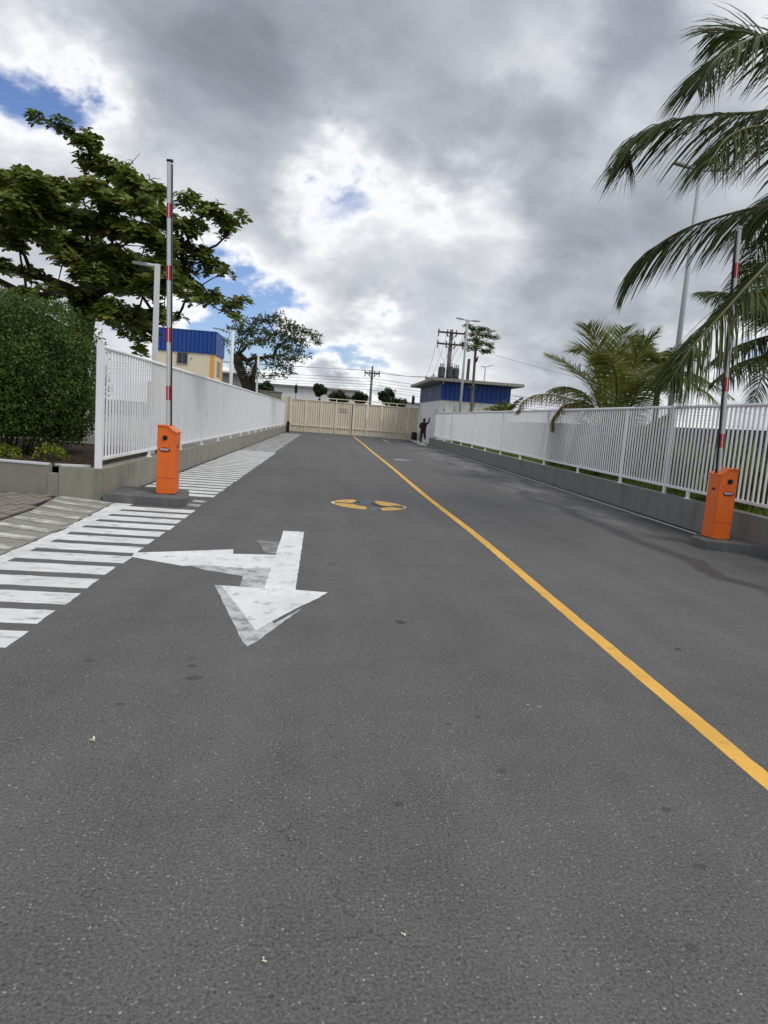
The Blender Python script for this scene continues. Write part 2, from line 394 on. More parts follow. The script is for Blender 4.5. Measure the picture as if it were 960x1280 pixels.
for k in range(130):
    y = 4.2+k*.046; xx = -2.925+.035*noise.noise((y*2.3,1,0))+.02*noise.noise((y*9,2,0))-(.14*(y-8)*.35 if y > 8 else 0); ww = max(.0015, .012+.03*noise.noise((y*3.1,7,0))+.012*noise.noise((y*17,5,0)))
    L_.append((xx-ww, y)); R_.append((xx+ww*.6, y))
b.sheet(L_+R_[::-1], .0045); b.build('crack', 'gutter_dirt', road)
b = MB(); L_, R_ = [], []
for k in range(300):
    y = 11.6+k*.14; ww = max(.012, .05+.07*noise.noise((y*1.1,3,0))+.03*noise.noise((y*5,3,0))); L_.append((LW-.01, y)); R_.append((LW+ww, y))
b.sheet(L_+R_[::-1], .0032); b.build('dirt_strip', 'gutter_dirt', road)
# give-way of two painted arrows: down the road and off to the left
marking('arrow', [(-.49,8.81),(-.23,8.82),(-.195,5.84),(.08,5.81),(-.02,5.56),(-.18,5.23),(-.41,4.67),(-.82,5.85),(-.46,5.84)], 'paint_white', .012)
marking('arrow', [(-1.84,6.98),(-.93,7.44),(-.91,7.2),(-.4,7.29),(-.4,6.68),(-.71,6.55),(-1.08,6.61),(-1.28,6.51),(-1.82,6.78)], 'paint_white', .008)
marking('faded_arrow', [(-.88,5.86),(-.70,5.855),(-.3,4.85),(-.12,5.28),(-.24,4.89),(-.39,4.42),(-.43,4.34),(-.47,4.42)], 'paint_ghost', .0078)
marking('faded_arrow', [(-.7,6.62),(-.42,6.8),(-.42,5.85),(-.67,5.87)], 'paint_ghost', .0052)
marking('faded_arrow', [(-1.3,6.6),(-.66,6.66),(-.69,6.25),(-1.04,6.4)], 'paint_ghost', .0046)
marking('paint_smear', [(-.74,8.02),(-.47,8.05),(-.47,7.3),(-.62,7.42),(-.66,7.7)], 'paint_smear', .0058)
# centre line
b = MB(); ys = [1.2+.25*k for k in range(216)]; cxl = lambda y: 2.085+.012*math.sin(y*.35)*min(1, y/8)+.05*math.exp(-((y-9.5)/3)**2)-(.0025*max(0, y-14))
b.sheet(ragged([(cxl(y)-.054, y) for y in ys]+[(cxl(y)+.054, y) for y in ys[::-1]], .006, .08), .0014); b.build('centre_line', 'paint_yellow', road)
# round painted emblem
def arc(cx_, cy_, rx, ry, a0, a1, n=10): return [(cx_+rx*math.cos(rad(a0+(a1-a0)*k/n)), cy_+ry*math.sin(rad(a0+(a1-a0)*k/n))) for k in range(n+1)]
ec = (.78, 12.08)
marking('emblem_lobe', arc(*ec, .64, .68, 112, 172)+[(.22,12.16),(.46,12.19),(.66,12.33)], 'paint_yellow_disc')
marking('emblem_lobe', arc(*ec, .64, .68, 262, 188)[::-1]+[(.74,11.72),(.5,12.0),(.32,12.06)], 'paint_yellow_disc')
marking('emblem_lobe', arc(*ec, .64, .68, 76, 16)+[(1.12,12.06),(1.0,12.1),(.92,12.4)], 'paint_yellow_disc')
marking('emblem_lobe', arc(*ec, .64, .68, 288, 338)+[(1.18,11.93),(.95,11.75)], 'paint_yellow_disc')
marking('emblem_rim', arc(*ec, .66, .7, 338, 376)+arc(*ec, .615, .65, 376, 338), 'paint_ghost')
marking('emblem_rim', arc(*ec, .66, .7, 172, 188)+arc(*ec, .6, .64, 188, 172), 'paint_white')
marking('emblem_wedge', [(.80,12.3),(.92,12.28),(1.0,12.08),(1.1,11.98),(1.0,11.8),(.92,11.9),(.86,12.1)], 'paint_dark')
marking('emblem_wedge', [(.6,12.5),(.84,12.34),(.82,12.12),(.66,12.22),(.5,12.17),(.4,12.13),(.5,12.22)], 'paint_blue')
marking('emblem_wedge', [(.68,12.72),(.85,12.7),(.86,12.5),(.7,12.52)], 'paint_blue')
marking('emblem_wedge', [(.76,11.7),(.92,11.72),(.88,11.45),(.78,11.44)], 'paint_blue')
for p in ([(-.15,44.2),(.2,43.6),(.2,43.2),(-.15,43.7)], [(4.0,52),(4.2,52),(4.1,46.2),(3.95,46.2)], [(2.6,27),(3.3,27.1),(3.3,26.7),(2.6,26.6)]):
    marking('lane_dash', p, 'paint_old')
# oil and gum stains
for k, (u, v, r) in enumerate(((244,847,.05),(240,832,.026),(240,823,.02),(414,921,.014),(597,896,.018),(627,964,.018),(498,1005,.02),(833,1012,.02),(560,905,.012),(416,906,.01),(875,1083,.02),(150,880,.016),(112,826,.018),(355,777,.02),(415,705,.05),(400,692,.04),(865,1185,.02),(440,1250,.014),(300,600,.06),(560,760,.03),(905,905,.014))):
    p = G(u, v); n = 26; r *= .8; ph = R.uniform(0, 20); st = R.uniform(1, 1.7)
    b = MB(); b.sheet([(p.x+st*r*math.cos(6.283*i/n)*(1+.5*noise.noise((math.cos(6.283*i/n)*1.3+ph, math.sin(6.283*i/n)*1.3, 0))), p.y+r*math.sin(6.283*i/n)*(1+.5*noise.noise((math.cos(6.283*i/n)*1.3+ph, math.sin(6.283*i/n)*1.3, 4)))) for i in range(n)], .0008+k*.00002); b.build('oil_stain', 'stain_dark', road)
# right edge: white line, gutter
ys = [9.9+k for k in range(38)]
b = MB(); b.sheet([(RX(y)-.185, y) for y in ys]+[(RX(y)-.11, y) for y in ys[::-1]], .006); b.build('edge_line', 'white_line_dirty', road)
b = MB(); b.sheet([(RX(y)-.1, y) for y in ys]+[(RX(y)+.02, y) for y in ys[::-1]], .008); struct(b.build('gutter', 'gutter_dirt'))
# concrete ramp beside the walkway with worn stripes
rl = [(-3.62,6.2),(-3.61,8.0),(-3.62,8.5),(-3.62,8.9),(-3.72,9.6),(-3.85,10.42)]
b = MB(); ra = [(-2.93-(.14*(y-8)*.35 if y > 8 else 0), y) for _, y in rl]
vs = [(x, y, .006) for x, y in ra]+[(x, y, .05) for x, y in rl]; n = len(rl)
b.add(vs, [(i, i+1, n+i+1, n+i) for i in range(n-1)]); 
b.f = [f[::-1] for f in b.f]
ramp = struct(b.build('ramp', 'concrete_apron'))
for k, y in enumerate((6.4, 6.88, 7.36, 7.84, 8.32, 8.8, 9.3, 9.8, 10.22)):
    xl = -3.60 if y < 9 else -3.62-.12*(y-9); xr_ = -2.96-(.14*(y-8)*.35 if y > 8 else 0)
    zz = lambda x: .006+.044*(xr_+.03-x)/(xr_+.03-xl+.02)+.005
    b = MB(); dy = .1
    b.add([(xr_,y-dy-.03,zz(xr_)),(xl,y-dy+.04,zz(xl)),(xl,y+dy+.04,zz(xl)),(xr_,y+dy-.03,zz(xr_))], [(3,2,1,0)]); b.build('stripe', 'paint_apron', ramp)
# brick pavement
b = MB(); b.box(-12, -3.63, 2, 10.6, -.02, .03); pav = struct(b.build('pavement', 'joint_sand'))
b = MB(); b.box(-.056, .056, -.116, .116, 0, .026); pm = b.mesh('paver', 'paver_brick', bevel=.006)
for i in range(15):
    for j in range(15):
        x = -3.74-i*.126; y = 10.36-j*.248-(.124 if i % 2 else 0)
        if x < -5.4 or y < 7.2 or (x > -3.80 and y > 9.2) or (x > -3.95 and y > 10.0): continue
        o = obj('paver', pm, pav); o.location = (x, y, .031+R.uniform(-.004, .004)); o.rotation_euler = (R.uniform(-.015,.015), R.uniform(-.015,.015), R.uniform(-.02,.02))

# ---------------------------------------------------------------- left wall, planter bed and yard
PF = 10.42                                   # front face of the planter
b = MB()
b.prism([(LW,PF),(LW,54.2),(LWX,54.2),(LWX,PF+.22),(-3.86,PF+.22),(-3.86,PF)], -.02, .47)
b.prism([(-4.03,PF+.03),(-4.03,PF+.22),(-9,PF+1.0),(-9,PF+.8)], -.02, .475)
b.prism([(-3.858,PF+.003),(-3.858,PF+.22),(-4.032,PF+.22),(-4.032,PF+.028)], -.02, .36)
lw = b.build('low_wall', None, bevel=.006); lw.data.materials.append(MATS['concrete_left'])
tag(lw, 'low brownish grey concrete wall along the left, under the white railing', 'wall')
b = MB(); b.prism([(-4.03,PF+.02),(-4.03,PF+.16),(-9,PF+.94),(-9,PF+.79)], .477, .503); b.build('coping', 'white_cap', lw)
b = MB(); b.prism([(-3.88,PF+.13),(-3.5,PF+.24),(-3.5,PF+.3),(-3.98,PF+.17)], .472, .498); b.build('coping', 'white_cap', lw)
b = MB(); b.sheet([(LWX,PF+.2),(LWX,54),(-60,54),(-60,PF+1.1),(-9,PF+.95)], .44)
struct(b.build('planter_bed', 'soil'))
b = MB(); b.sheet([(LWX-.02,16.5),(LWX-.02,54),(-58,54),(-58,16.5)], .446); struct(b.build('yard', 'yard_ground'))

# ---------------------------------------------------------------- fences
def fence(label, fx, y0, y1, zw, zb, zt, sp, posts, legs, material, start_post, br):
    t = thing('railing', label, 'railing', (fx(y0), y0, zw))
    def strip(name, za, zb_, wd, m):
        b = MB(); ya, yb = y0, y1
        xs = [(fx(ya)-wd, ya), (fx(ya)+wd, ya), (fx(yb)+wd, yb), (fx(yb)-wd, yb)]
        b.prism(xs, za, zb_); return b.build(name, m, t, bevel=.006)
    b = MB(); b.tube([(fx(y0), y0-.02, zt), (fx((y0+y1)/2), (y0+y1)/2, zt), (fx(y1), y1, zt)], .03, 10); b.build('top_rail', material, t, True)
    strip('bottom_rail', zb-.025, zb+.025, .018, material)
    b = MB(); b.box(-.011, .011, -br, br, zb+.02, zt-.015); bm_ = b.mesh('bar', material)
    n = int((y1-y0)/sp); extra = MB()
    for k in range(1, n):
        y = y0+k*sp
        if any(abs(y-p) < .045 for p in posts): continue
        if k <= 300:
            o = obj('bar', bm_, t); o.matrix_parent_inverse = Matrix.Identity(4); o.location = (fx(y)-t.location.x, y-t.location.y, -t.location.z)
        else: extra.box(fx(y)-.011, fx(y)+.011, y-br, y+br, zb+.02, zt-.015)
    if extra.v: 
        e = extra.build('far_bars', material, t); e['kind'] = 'stuff'
    for p in posts:
        b = MB(); b.box(fx(p)-.022, fx(p)+.022, p-.032, p+.032, zw-.005, zt-.02); b.build('post', material, t, bevel=.003)
    for p in legs:
        b = MB(); b.box(fx(p)-.02, fx(p)+.02, p-.03, p+.03, zw-.005, zb-.024)
        b.box(fx(p)-.045, fx(p)+.045, p-.06, p+.06, zw-.004, zw+.012); b.build('foot', material, t)
    if start_post:
        b = MB(); b.box(fx(y0)-.045, fx(y0)+.045, y0-.075, y0+.015, zw-.01, zt+.05); b.build('end_post', material, t, bevel=.006)
    return t
fence('long white bar railing on the left wall, beginning beside the round hedge', lambda y: -3.355, 10.62, 53.6, .47, .60, 2.24, .155,
      [16.3+5.5*k for k in range(7)], [13.5+2.75*k for k in range(15)], 'fence_white', True, .0195)
fence('long white bar railing on the right wall, running past the palms', lambda y: RX(y)+.09, 6.2, 46.3, .50, .66, 2.13, .1285,
      [12.75, 14.85, 20.6, 26.3, 32, 37.8, 43.5, 46.25], [9.0, 11.85, 14.86, 17.6, 20.61, 23.4, 26.31, 29.1, 32.01, 34.9, 37.81, 40.6, 43.51], 'fence_white_right', True, .0145)
# right wall
b = MB(); b.prism([(RX(5),5),(RX(46.6),46.6),(RX(46.6)+.22,46.6),(RX(5)+.22,5)], -.02, .50)
rw = b.build('low_wall', 'concrete_right', bevel=.006); tag(rw, 'low grey concrete wall along the right, behind the wet gutter line', 'wall')
b = MB(); b.sheet([(RX(5)+.2,5),(RX(46.6)+.2,46.6),(30,46.6),(30,5)], .46); struct(b.build('verge', 'turf'))
b = MB()
for k in range(16000):
    y = 6+R.random()**1.5*34; x = RX(y)+.25+abs(R.gauss(0, .9)); h = R.uniform(.05, .2)*(1 if x > RX(y)+.5 else .6); a = R.uniform(0, 6.28); l = R.uniform(0, .1)
    c, s_ = math.cos(a), math.sin(a); wd = R.uniform(.006, .014)
    b.add([(x-c*wd, y-s_*wd, .45), (x+c*wd, y+s_*wd, .45), (x-s_*l, y+c*l, .45+h)], [(0,1,2)])
g = b.build('grass', 'leaf_grass'); g['kind'] = 'stuff'; g['label'] = 'rough green grass growing behind the right railing'; g['category'] = 'grass'
b = MB(); b.box(15, 15.25, 4, 70, 0, 2.1); tag(b.build('boundary_wall', 'wall_dark'), 'dark grey boundary wall far behind the right railing and palms', 'wall')

# ---------------------------------------------------------------- barrier gates
def island(label, poly):
    b = MB(); b.prism(poly, -.02, .12); o = b.build('kerb_island', 'kerb_grey', bevel=.012); tag(o, label, 'kerb')
island('dark concrete kerb island under the orange barrier on the left', [(-3.22,10.36),(-2.08,10.32),(-2.03,10.5),(-2.2,11.5),(-3.22,11.55)])
island('dark concrete kerb island under the orange barrier on the right', [(5.44,9.40),(5.47,9.85),(5.75,10.2),(RX(10)-.02,10.25),(RX(9.2)-.02,9.0),(5.95,9.28),(5.7,9.32)])
def barrier(label, x0, y0, wd, dp, hh, mir, lean, blen, bands, bw=.031):
    t = thing('barrier_gate', label, 'barrier', (x0+wd/2, y0+dp/2, .12))
    z0 = .122; X = lambda f: x0+wd*(f if not mir else 1-f)
    prof = [(0,0),(1,0),(1,.915),(.84,.935),(.58,1.0),(0,1.0)]
    def ext(prof, ya, yb, sc=0):
        b = MB(); n = len(prof)
        p = [(X(u), z0+v*hh) for u, v in prof]
        vs = [(x, ya, z) for x, z in p]+[(x, yb, z) for x, z in p]
        fs = [tuple(range(n)), tuple(range(2*n-1, n-1, -1))]+[(i, n+i, n+(i+1) % n, (i+1) % n) for i in range(n)]
        if mir: fs = [f[::-1] for f in fs]
        b.add(vs, fs); return b
    cab = ext(prof, y0, y0+dp).build('cabinet', 'cabinet_orange', t, bevel=.008)
    lid = [(-.03,.985),(.56,.985),(.84,.918),(1.03,.893),(1.03,.915),(.85,.94),(.58,1.008),(-.03,1.008)]
    lid = [(u, v+.006) for u, v in lid]
    ext(lid, y0-.012, y0+dp+.012).build('lid', 'cabinet_orange', t, bevel=.003)
    b = MB(); b.box(X(.02) if not mir else X(.98), X(.98) if not mir else X(.02), y0-.002, y0, z0+.235*hh, z0+.241*hh); b.build('door_seam', 'boom_red', cab)
    # round hub of the boom drive
    cxh, czh = X(.42), z0+.83*hh
    b = MB(); b.tube([(cxh, y0+.01, czh), (cxh, y0-.018, czh)], .036, 20); b.tube([(cxh, y0-.018, czh), (cxh, y0-.03, czh)], .022, 12); b.build('lock_hub', 'black_plastic', t)
    # oval badge with white lettering
    cxb, czb = X(.42), z0+.655*hh
    b = MB(); n = 28; vs = [(cxb+.084*math.cos(2*math.pi*k/n), y0-.006, czb+.036*math.sin(2*math.pi*k/n)) for k in range(n)]
    b.add(vs+[(x, y0+.002, z) for x, y, z in vs], [tuple(range(n))]+[(k, n+k, n+(k+1) % n, (k+1) % n) for k in range(n)]); bd = b.build('badge', 'badge_red', t)
    b = MB(); lx = cxb-.066
    for k, wl in enumerate((.021, .022, .021, .019, .021)):
        for (a0, a1, c0, c1) in [(0,.3,0,1), (.3,1,.8,1), (.7,1,.3,.8), (.3,.7,.4,.55)] if k % 2 == 0 else [(0,.28,0,1), (.28,1,0,.2), (.28,.9,.42,.6), (.28,1,.8,1)]:
            x_0, x_1 = lx+wl*a0, lx+wl*a1; zb_ = czb-.012; hgt = .032; y_ = y0-.0085
            b.add([(x_0+c0*.004, y_, zb_+c0*hgt), (x_1+c0*.004, y_, zb_+c0*hgt), (x_1+c1*.004, y_, zb_+c1*hgt), (x_0+c1*.004, y_, zb_+c1*hgt)], [(0,1,2,3)])
        lx += wl+.0045
    b.build('lettering', 'badge_white', bd)
    # slot on the road side, bolts and feet
    xs = X(1); sgn = 1 if not mir else -1
    b = MB(); b.box(min(xs, xs+sgn*.004), max(xs, xs+sgn*.004), y0+.09, y0+.17, z0+.69*hh, z0+.725*hh); b.build('slot', 'black_plastic', t)
    for fx_, fz in ((.72,.74),(.62,.71)):
        b = MB(); b.tube([(X(fx_), y0+.003, z0+fz*hh), (X(fx_), y0-.004, z0+fz*hh)], .008, 8); b.build('bolt', 'boom_red', t)
    for fx_ in (.02, .9):
        b = MB(); b.box(X(fx_)-.03, X(fx_)+.03, y0-.02, y0+dp+.02, z0-.004, z0+.012); b.build('foot_plate', 'wood_dark', t)
    # raised boom
    bx = X(.46 if not mir else .80); by = y0+dp*.5; zt_ = z0+hh*.9
    arm = thing('boom', '', '', (bx, by, zt_)); del arm['label'], arm['category']; arm.rotation_euler = (0, rad(lean), 0)
    arm.parent = t; arm.matrix_parent_inverse = parent_world(t).inverted()
    am = parent_world(t) @ arm.matrix_parent_inverse @ Matrix.LocRotScale(arm.location, arm.rotation_euler, None)
    def local(b, name, m, bevel=0):
        o = bpy.data.objects.new(name, b.mesh(name, m, bevel=bevel)); COL.objects.link(o); o.parent = arm; return o
    b = MB(); b.box(-bw, bw, -.028, .028, 0, blen); local(b, 'pole', 'boom_alu', .008)
    b = MB(); b.box(-bw*.25, bw*.25, -.0305, -.028, 0, blen-.01); local(b, 'groove', 'pole_white')
    b = MB(); s1 = bw if not mir else -bw-.018; b.box(s1, s1+.018, -.02, .02, .1 if not mir else -.05, blen-.03); local(b, 'rubber_edge', 'black_plastic', .004)
    b = MB(); b.box(-bw-.006, bw+.022 if not mir else bw+.006, -.034, .034, blen, blen+.03); local(b, 'end_cap', 'black_plastic' if not mir else 'boom_alu', .004)
    for z1, z2 in bands:
        b = MB(); b.box(-bw-.002, bw+.002, -.0325, .0325, z1-zt_, z2-zt_); o = local(b, 'red_band', 'boom_red')
        b = MB(); b.box(-bw*.16, bw*.16, -.0345, -.0325, z1-zt_, z2-zt_); local(b, 'groove', 'pole_white')
barrier('orange barrier cabinet with raised boom on the left kerb island', -2.565, 10.8, .275, .33, 1.03, False, -1.7, 3.93, [(4.2,4.4),(3.31,3.52),(2.41,2.62),(1.55,1.76)])
barrier('orange barrier cabinet with raised boom on the right kerb island', 5.70, 9.68, .275, .30, 1.03, True, -3.2, 3.48, [(3.86,4.06),(3.07,3.27),(2.27,2.47),(1.46,1.66)], .029)

# ---------------------------------------------------------------- beige gate across the road
GY = 54.5
def gate(label, x0, x1, posts, narrow=None, z0=.1):
    t = thing('sheet_gate', label, 'gate', ((x0+x1)/2, GY, 0))
    for a, c in zip(posts[:-1], posts[1:]):
        for (za, zb_) in ((.62, 2.5), (z0, .54)):
            b = MB(); w_ = c-a-.1; nr = max(2, round(w_/.19)); pts = []
            for k in range(nr):
                u0 = a+.05+w_*k/nr; st = w_/nr
                pts += [(u0, GY), (u0+st*.55, GY), (u0+st*.68, GY+.055), (u0+st*.87, GY+.055)]
            pts.append((c-.05, GY)); n = len(pts)
            b.add([(x, y, za) for x, y in pts]+[(x, y, zb_) for x, y in pts], [(i, i+1, n+i+1, n+i) for i in range(n-1)])
            b.build('panel', 'gate_beige', t)
    for p in posts:
        b = MB(); b.box(p-.035, p+.035, GY-.05, GY+.05, z0-.02, 2.74); b.build('post', 'gate_beige', t, bevel=.004)
    for za, zb_, y_ in ((2.74,2.80,.045),(2.5,2.56,.04),(.54,.62,.045)):
        b = MB(); b.box(x0, x1, GY-y_, GY+y_, za, zb_); b.build('rail', 'gate_beige', t)
    return t
g1 = gate('beige ribbed sheet metal gate leaf on the left of the gap', -3.02, 1.70, [-3.0,-1.85,-.69,.47,1.67])
gate('beige ribbed sheet metal gate leaf on the right, beside the guardhouse', 1.78, 6.95, [1.81,2.88,4.0,5.17,6.1,6.92])
b = MB()
for k in range(6):
    for j in range(2): b.box(.75+k*.12, .75+k*.12+.075, GY-.02, GY-.012, 1.78+j*.22, 1.78+j*.22+R.uniform(.06,.13))
b.build('faded_writing', 'gate_mark', g1)
b = MB(); b.box(1.706, 1.774, GY-.03, GY+.06, .12, 2.5); b.build('gap_shade_strip', 'black_plastic', g1)  # black strip standing in for the shade in the gap between the leaves
t = thing('hoarding', 'narrow beige fixed panel between left wall and gate', 'panel', (-3.4, GY, 0))
b = MB()
for k in range(4): b.box(-3.7+k*.165, -3.7+k*.165+.12, GY, GY+.03, .1, 2.72)
b.box(-3.74, -3.06, GY+.031, GY+.06, .1, 2.7); b.build('panel', 'gate_beige', t)
b = MB(); b.box(-3.08, -3.04, GY-.12, GY+.1, 0, 2.82); b.box(-3.76, -3.71, GY-.06, GY+.08, 0, 2.84); b.build('post', 'gate_beige', t)
b = MB(); b.box(-3.22, -3.0, GY-.7, GY-.3, 0, .75); b.box(-3.2, -3.02, GY-.68, GY-.32, .75, .8); tag(b.build('gate_motor', 'black_plastic', bevel=.01), 'black gate motor box at the left end of the beige gate', 'motor')
b = MB(); b.box(6.42, 6.8, GY-.9, GY-.4, 0, .62); b.box(6.45, 6.77, GY-.87, GY-.43, .62, .7); tag(b.build('gate_motor', 'black_plastic', bevel=.01), 'black gate motor box at the foot of the guardhouse wall', 'motor')

# ---------------------------------------------------------------- buildings
def sheet_wall(b, p0, p1, z0, z1, rib, depth, m=None):
    p0, p1 = Vector((*p0, 0)), Vector((*p1, 0)); d = p1-p0; L = d.length; d.normalize(); nrm = Vector((d.y, -d.x, 0)); n = round(L/rib); pts = []
    for k in range(n):
        s0 = L*k/n; st = L/n
        for f, o_ in ((0,0),(.6,0),(.7,depth),(.9,depth)): pts.append(p0+d*(s0+st*f)-nrm*o_)
    pts.append(p1); m_ = len(pts)
    b.add([(p.x, p.y, z0) for p in pts]+[(p.x, p.y, z1) for p in pts], [(i, i+1, m_+i+1, m_+i) for i in range(m_-1)], m)
gh = thing('guardhouse', 'small white guardhouse with blue sheet band and flat concrete roof', 'building', (9, 49, 0))
b = MB(); b.box(7.03, 7.18, 44.65, 54.9, 0, 4.1); b.build('wall', 'wall_white', gh)
b = MB(); b.box(7.18, 11.35, 44.5, 44.65, 0, 4.1); b.box(7.031, 7.18, 44.5, 44.65, 0, 4.1); b.box(11.2, 11.35, 44.65, 54.9, 0, 4.1); b.box(7.18, 11.2, 54.75, 54.9, 0, 4.1); b.build('wall', 'wall_mouldy', gh)
b = MB(); sheet_wall(b, (6.97,55), (6.97,44.44), 3.0, 4.12, .3, .04); b.build('cladding', 'blue_sheet_shaded', gh)
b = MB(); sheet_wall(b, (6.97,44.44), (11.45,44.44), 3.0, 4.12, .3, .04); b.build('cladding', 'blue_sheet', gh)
b = MB(); b.prism([(6.22,43.7),(12.1,43.7),(12.1,55.6),(6.22,55.6)], 4.14, 4.33); b.build('roof', 'roof_slab', gh, bevel=.01)
b = MB(); b.tube([(7.03,46.3,2.35),(6.99,46.3,2.35)], .09, 12); b.build('wall_lamp', 'pole_grey', gh)
b = MB(); b.box(7.0, 7.06, 44.2, 44.4, 4.0, 4.12); b.build('floodlight', 'pole_white', gh)

yb = thing('office_building', 'cream building with deep blue ribbed parapet behind the left railing', 'building', (-10, 47, 0))
b = MB(); b.box(-11.0, -7.9, 45, 45.2, 0, 4.75); b.box(-11.0, -10.8, 45.2, 48.4, 0, 4.75); b.box(-11.0, -7.36, 48.2, 48.4, 0, 4.75); b.box(-7.9, -7.36, 45, 45.2, 3.1, 4.75); b.box(-7.56, -7.36, 45.2, 48.2, 3.15, 4.75)
b.build('wall', 'wall_cream', yb)
b = MB(); b.box(-7.9, -7.355, 44.99, 45.2, 0, 3.1); b.box(-7.56, -7.355, 45.2, 48.2, 0, 3.15); b.build('wall', 'wall_orange', yb)
b = MB(); b.box(-7.62, -7.35, 44.985, 45.05, 3.1, 4.75); b.build('pilaster', 'wall_orange', yb)
b = MB(); b.box(-7.4, -7.35, 47.4, 48.3, 3.15, 4.75); b.build('pilaster', 'wall_orange', yb)
b = MB(); sheet_wall(b, (-11.08,44.92), (-7.28,44.92), 4.7, 6.05, .26, .05); b.build('parapet', 'blue_sheet', yb)
b = MB(); sheet_wall(b, (-7.28,44.92), (-7.28,48.4), 4.7, 6.05, .26, .05); b.build('parapet', 'blue_sheet', yb)
b = MB(); b.box(-11.08, -7.27, 44.91, 48.4, 6.05, 6.09); b.build('coping', 'blue_sheet', yb)
wn = MB(); wn.box(-9.62, -9.02, 44.97, 45.0, 4.0, 4.66); wn = wn.build('window', 'glass_dark', yb)
b = MB(); b.box(-9.66,-8.98,44.955,44.999,4.66,4.7); b.box(-9.66,-8.98,44.94,44.999,3.95,4.0); b.box(-9.66,-9.62,44.955,44.999,4.0,4.66); b.box(-9.02,-8.98,44.955,44.999,4.0,4.66); b.box(-9.33,-9.31,44.96,44.969,4.0,4.66); b.build('frame', 'lamp_head', wn)
lv = MB(); lv.box(-7.36, -7.34, 46.0, 47.2, 3.4, 4.4); lv = lv.build('window', 'louvre_grey', yb)
for k in range(5):
    b = MB(); b.box(-7.34, -7.32, 46.0, 47.2, 3.42+k*.2, 3.54+k*.2); b.build('slat', 'louvre_grey', lv)
b = MB(); b.box(-8.8, -8.72, 44.93, 45, 4.35, 4.41); b.build('wall_lamp', 'lamp_head', yb)

b = MB(); b.box(-14, -3.76, 55.2, 55.4, 0, 2.95); b.box(-14, -3.74, 55.15, 55.45, 2.95, 3.02); tag(b.build('yard_wall', 'wall_moss'), 'mossy grey wall behind the far end of the left railing', 'wall')
gb = thing('store_shed', 'low pale grey shed behind the left railing, right of the cream building', 'shed', (-8, 60, 0))
b = MB(); b.box(-10.5, -7.0, 58, 63, 0, 4.2); b.build('wall', 'louvre_grey', gb)
b = MB(); b.prism([(-10.8,57.6),(-6.7,57.6),(-6.7,63.4),(-10.8,63.4)], 4.2, 4.35); b.build('roof', 'roof_slab', gb)
wb = thing('street_building', 'long white building across the street, seen above the beige gate', 'building', (0, 100, 0))
b = MB(); b.box(-22, 3.5, 98, 108, 0, 5.0); b.build('wall', 'wall_white', wb)
b = MB(); b.prism([(-22.5,97.5),(4,97.5),(4,108.5),(-22.5,108.5)], 5.0, 5.2); b.build('roof', 'roof_slab', wb)
wb2 = thing('street_building', 'white low shop across the street, left of the guardhouse roof', 'building', (10, 110, 0))
b = MB(); b.box(9.5, 24, 108, 116, 0, 4.2); b.build('wall', 'wall_white', wb2)
b = MB(); b.prism([(9,107.5),(24.5,107.5),(24.5,116.5),(9,116.5)], 4.2, 4.4); b.build('roof', 'roof_slab', wb2)

# ---------------------------------------------------------------- poles and lamps
def lamp(label, x, y, z, rb, rt, arms, m='pole_white', z0=.4, square=False):
    t = thing('street_lamp', label, 'street lamp', (x, y, z0))
    b = MB(); b.tube([(x,y,z0),(x,y,(z0+z)/2),(x,y,z)], [rb,(rb+rt)/2,rt], 4 if square else 12); b.build('pole', m, t, not square)
    b = MB(); b.box(x-rb*1.8, x+rb*1.8, y-rb*1.8, y+rb*1.8, z0, z0+.03); b.build('base_plate', 'pole_grey', t)
    for dx, dy, dz in arms:
        e = Vector((x+dx, y+dy, z+dz)); s0 = Vector((x, y, z-.04)); d = (e-s0).normalized()
        b = MB(); b.tube([s0, s0+(e-s0)*.5], rt*.55, 8); b.build('arm', m, t)
        sd_ = d.cross(Vector((0,0,1))).normalized()*.1; up_ = Vector((0,0,.035)); p0, p1 = s0+(e-s0)*.42, e
        vs = [p0-sd_*.7, p1-sd_, p1+sd_, p0+sd_*.7]
        b = MB(); b.add([v-up_ for v in vs]+[vs[0]+up_, vs[1]+up_*.3, vs[2]+up_*.3, vs[3]+up_], [(0,3,2,1),(4,5,6,7),(0,1,5,4),(1,2,6,5),(2,3,7,6),(3,0,4,7)]); b.build('lamp_head', 'lamp_head', t)
    return t
lamp('white lamp post with one arm in front of the broad leafy tree', -3.52, 14.4, 4.16, .068, .062, [(-.5,.35,.06)], square=True)
lamp('white lamp post with one arm beside the dark leaning tree', -4.62, 33, 4.96, .085, .07, [(-.9,0,.08)])
lamp('short white post without an arm in front of the dark leaning tree trunk', -4.15, 40, 4.46, .06, .055, [])
lamp('thin pale lamp post with two arms in front of the guardhouse', 7.06, 38, 7.12, .085, .05, [(-.62,0,.05),(.66,0,-.02)], 'pole_grey')
lamp('tall grey lamp post with two arms rising behind the palms', 10.95, 22, 9.88, .105, .06, [(-.85,0,.12),(.9,0,.1)], 'pole_grey')
lamp('small lamp post behind the guardhouse roof on the right', 13.9, 64, 6.95, .07, .05, [(.65,0,.18),(-.4,0,.0)], 'pole_grey', 0)

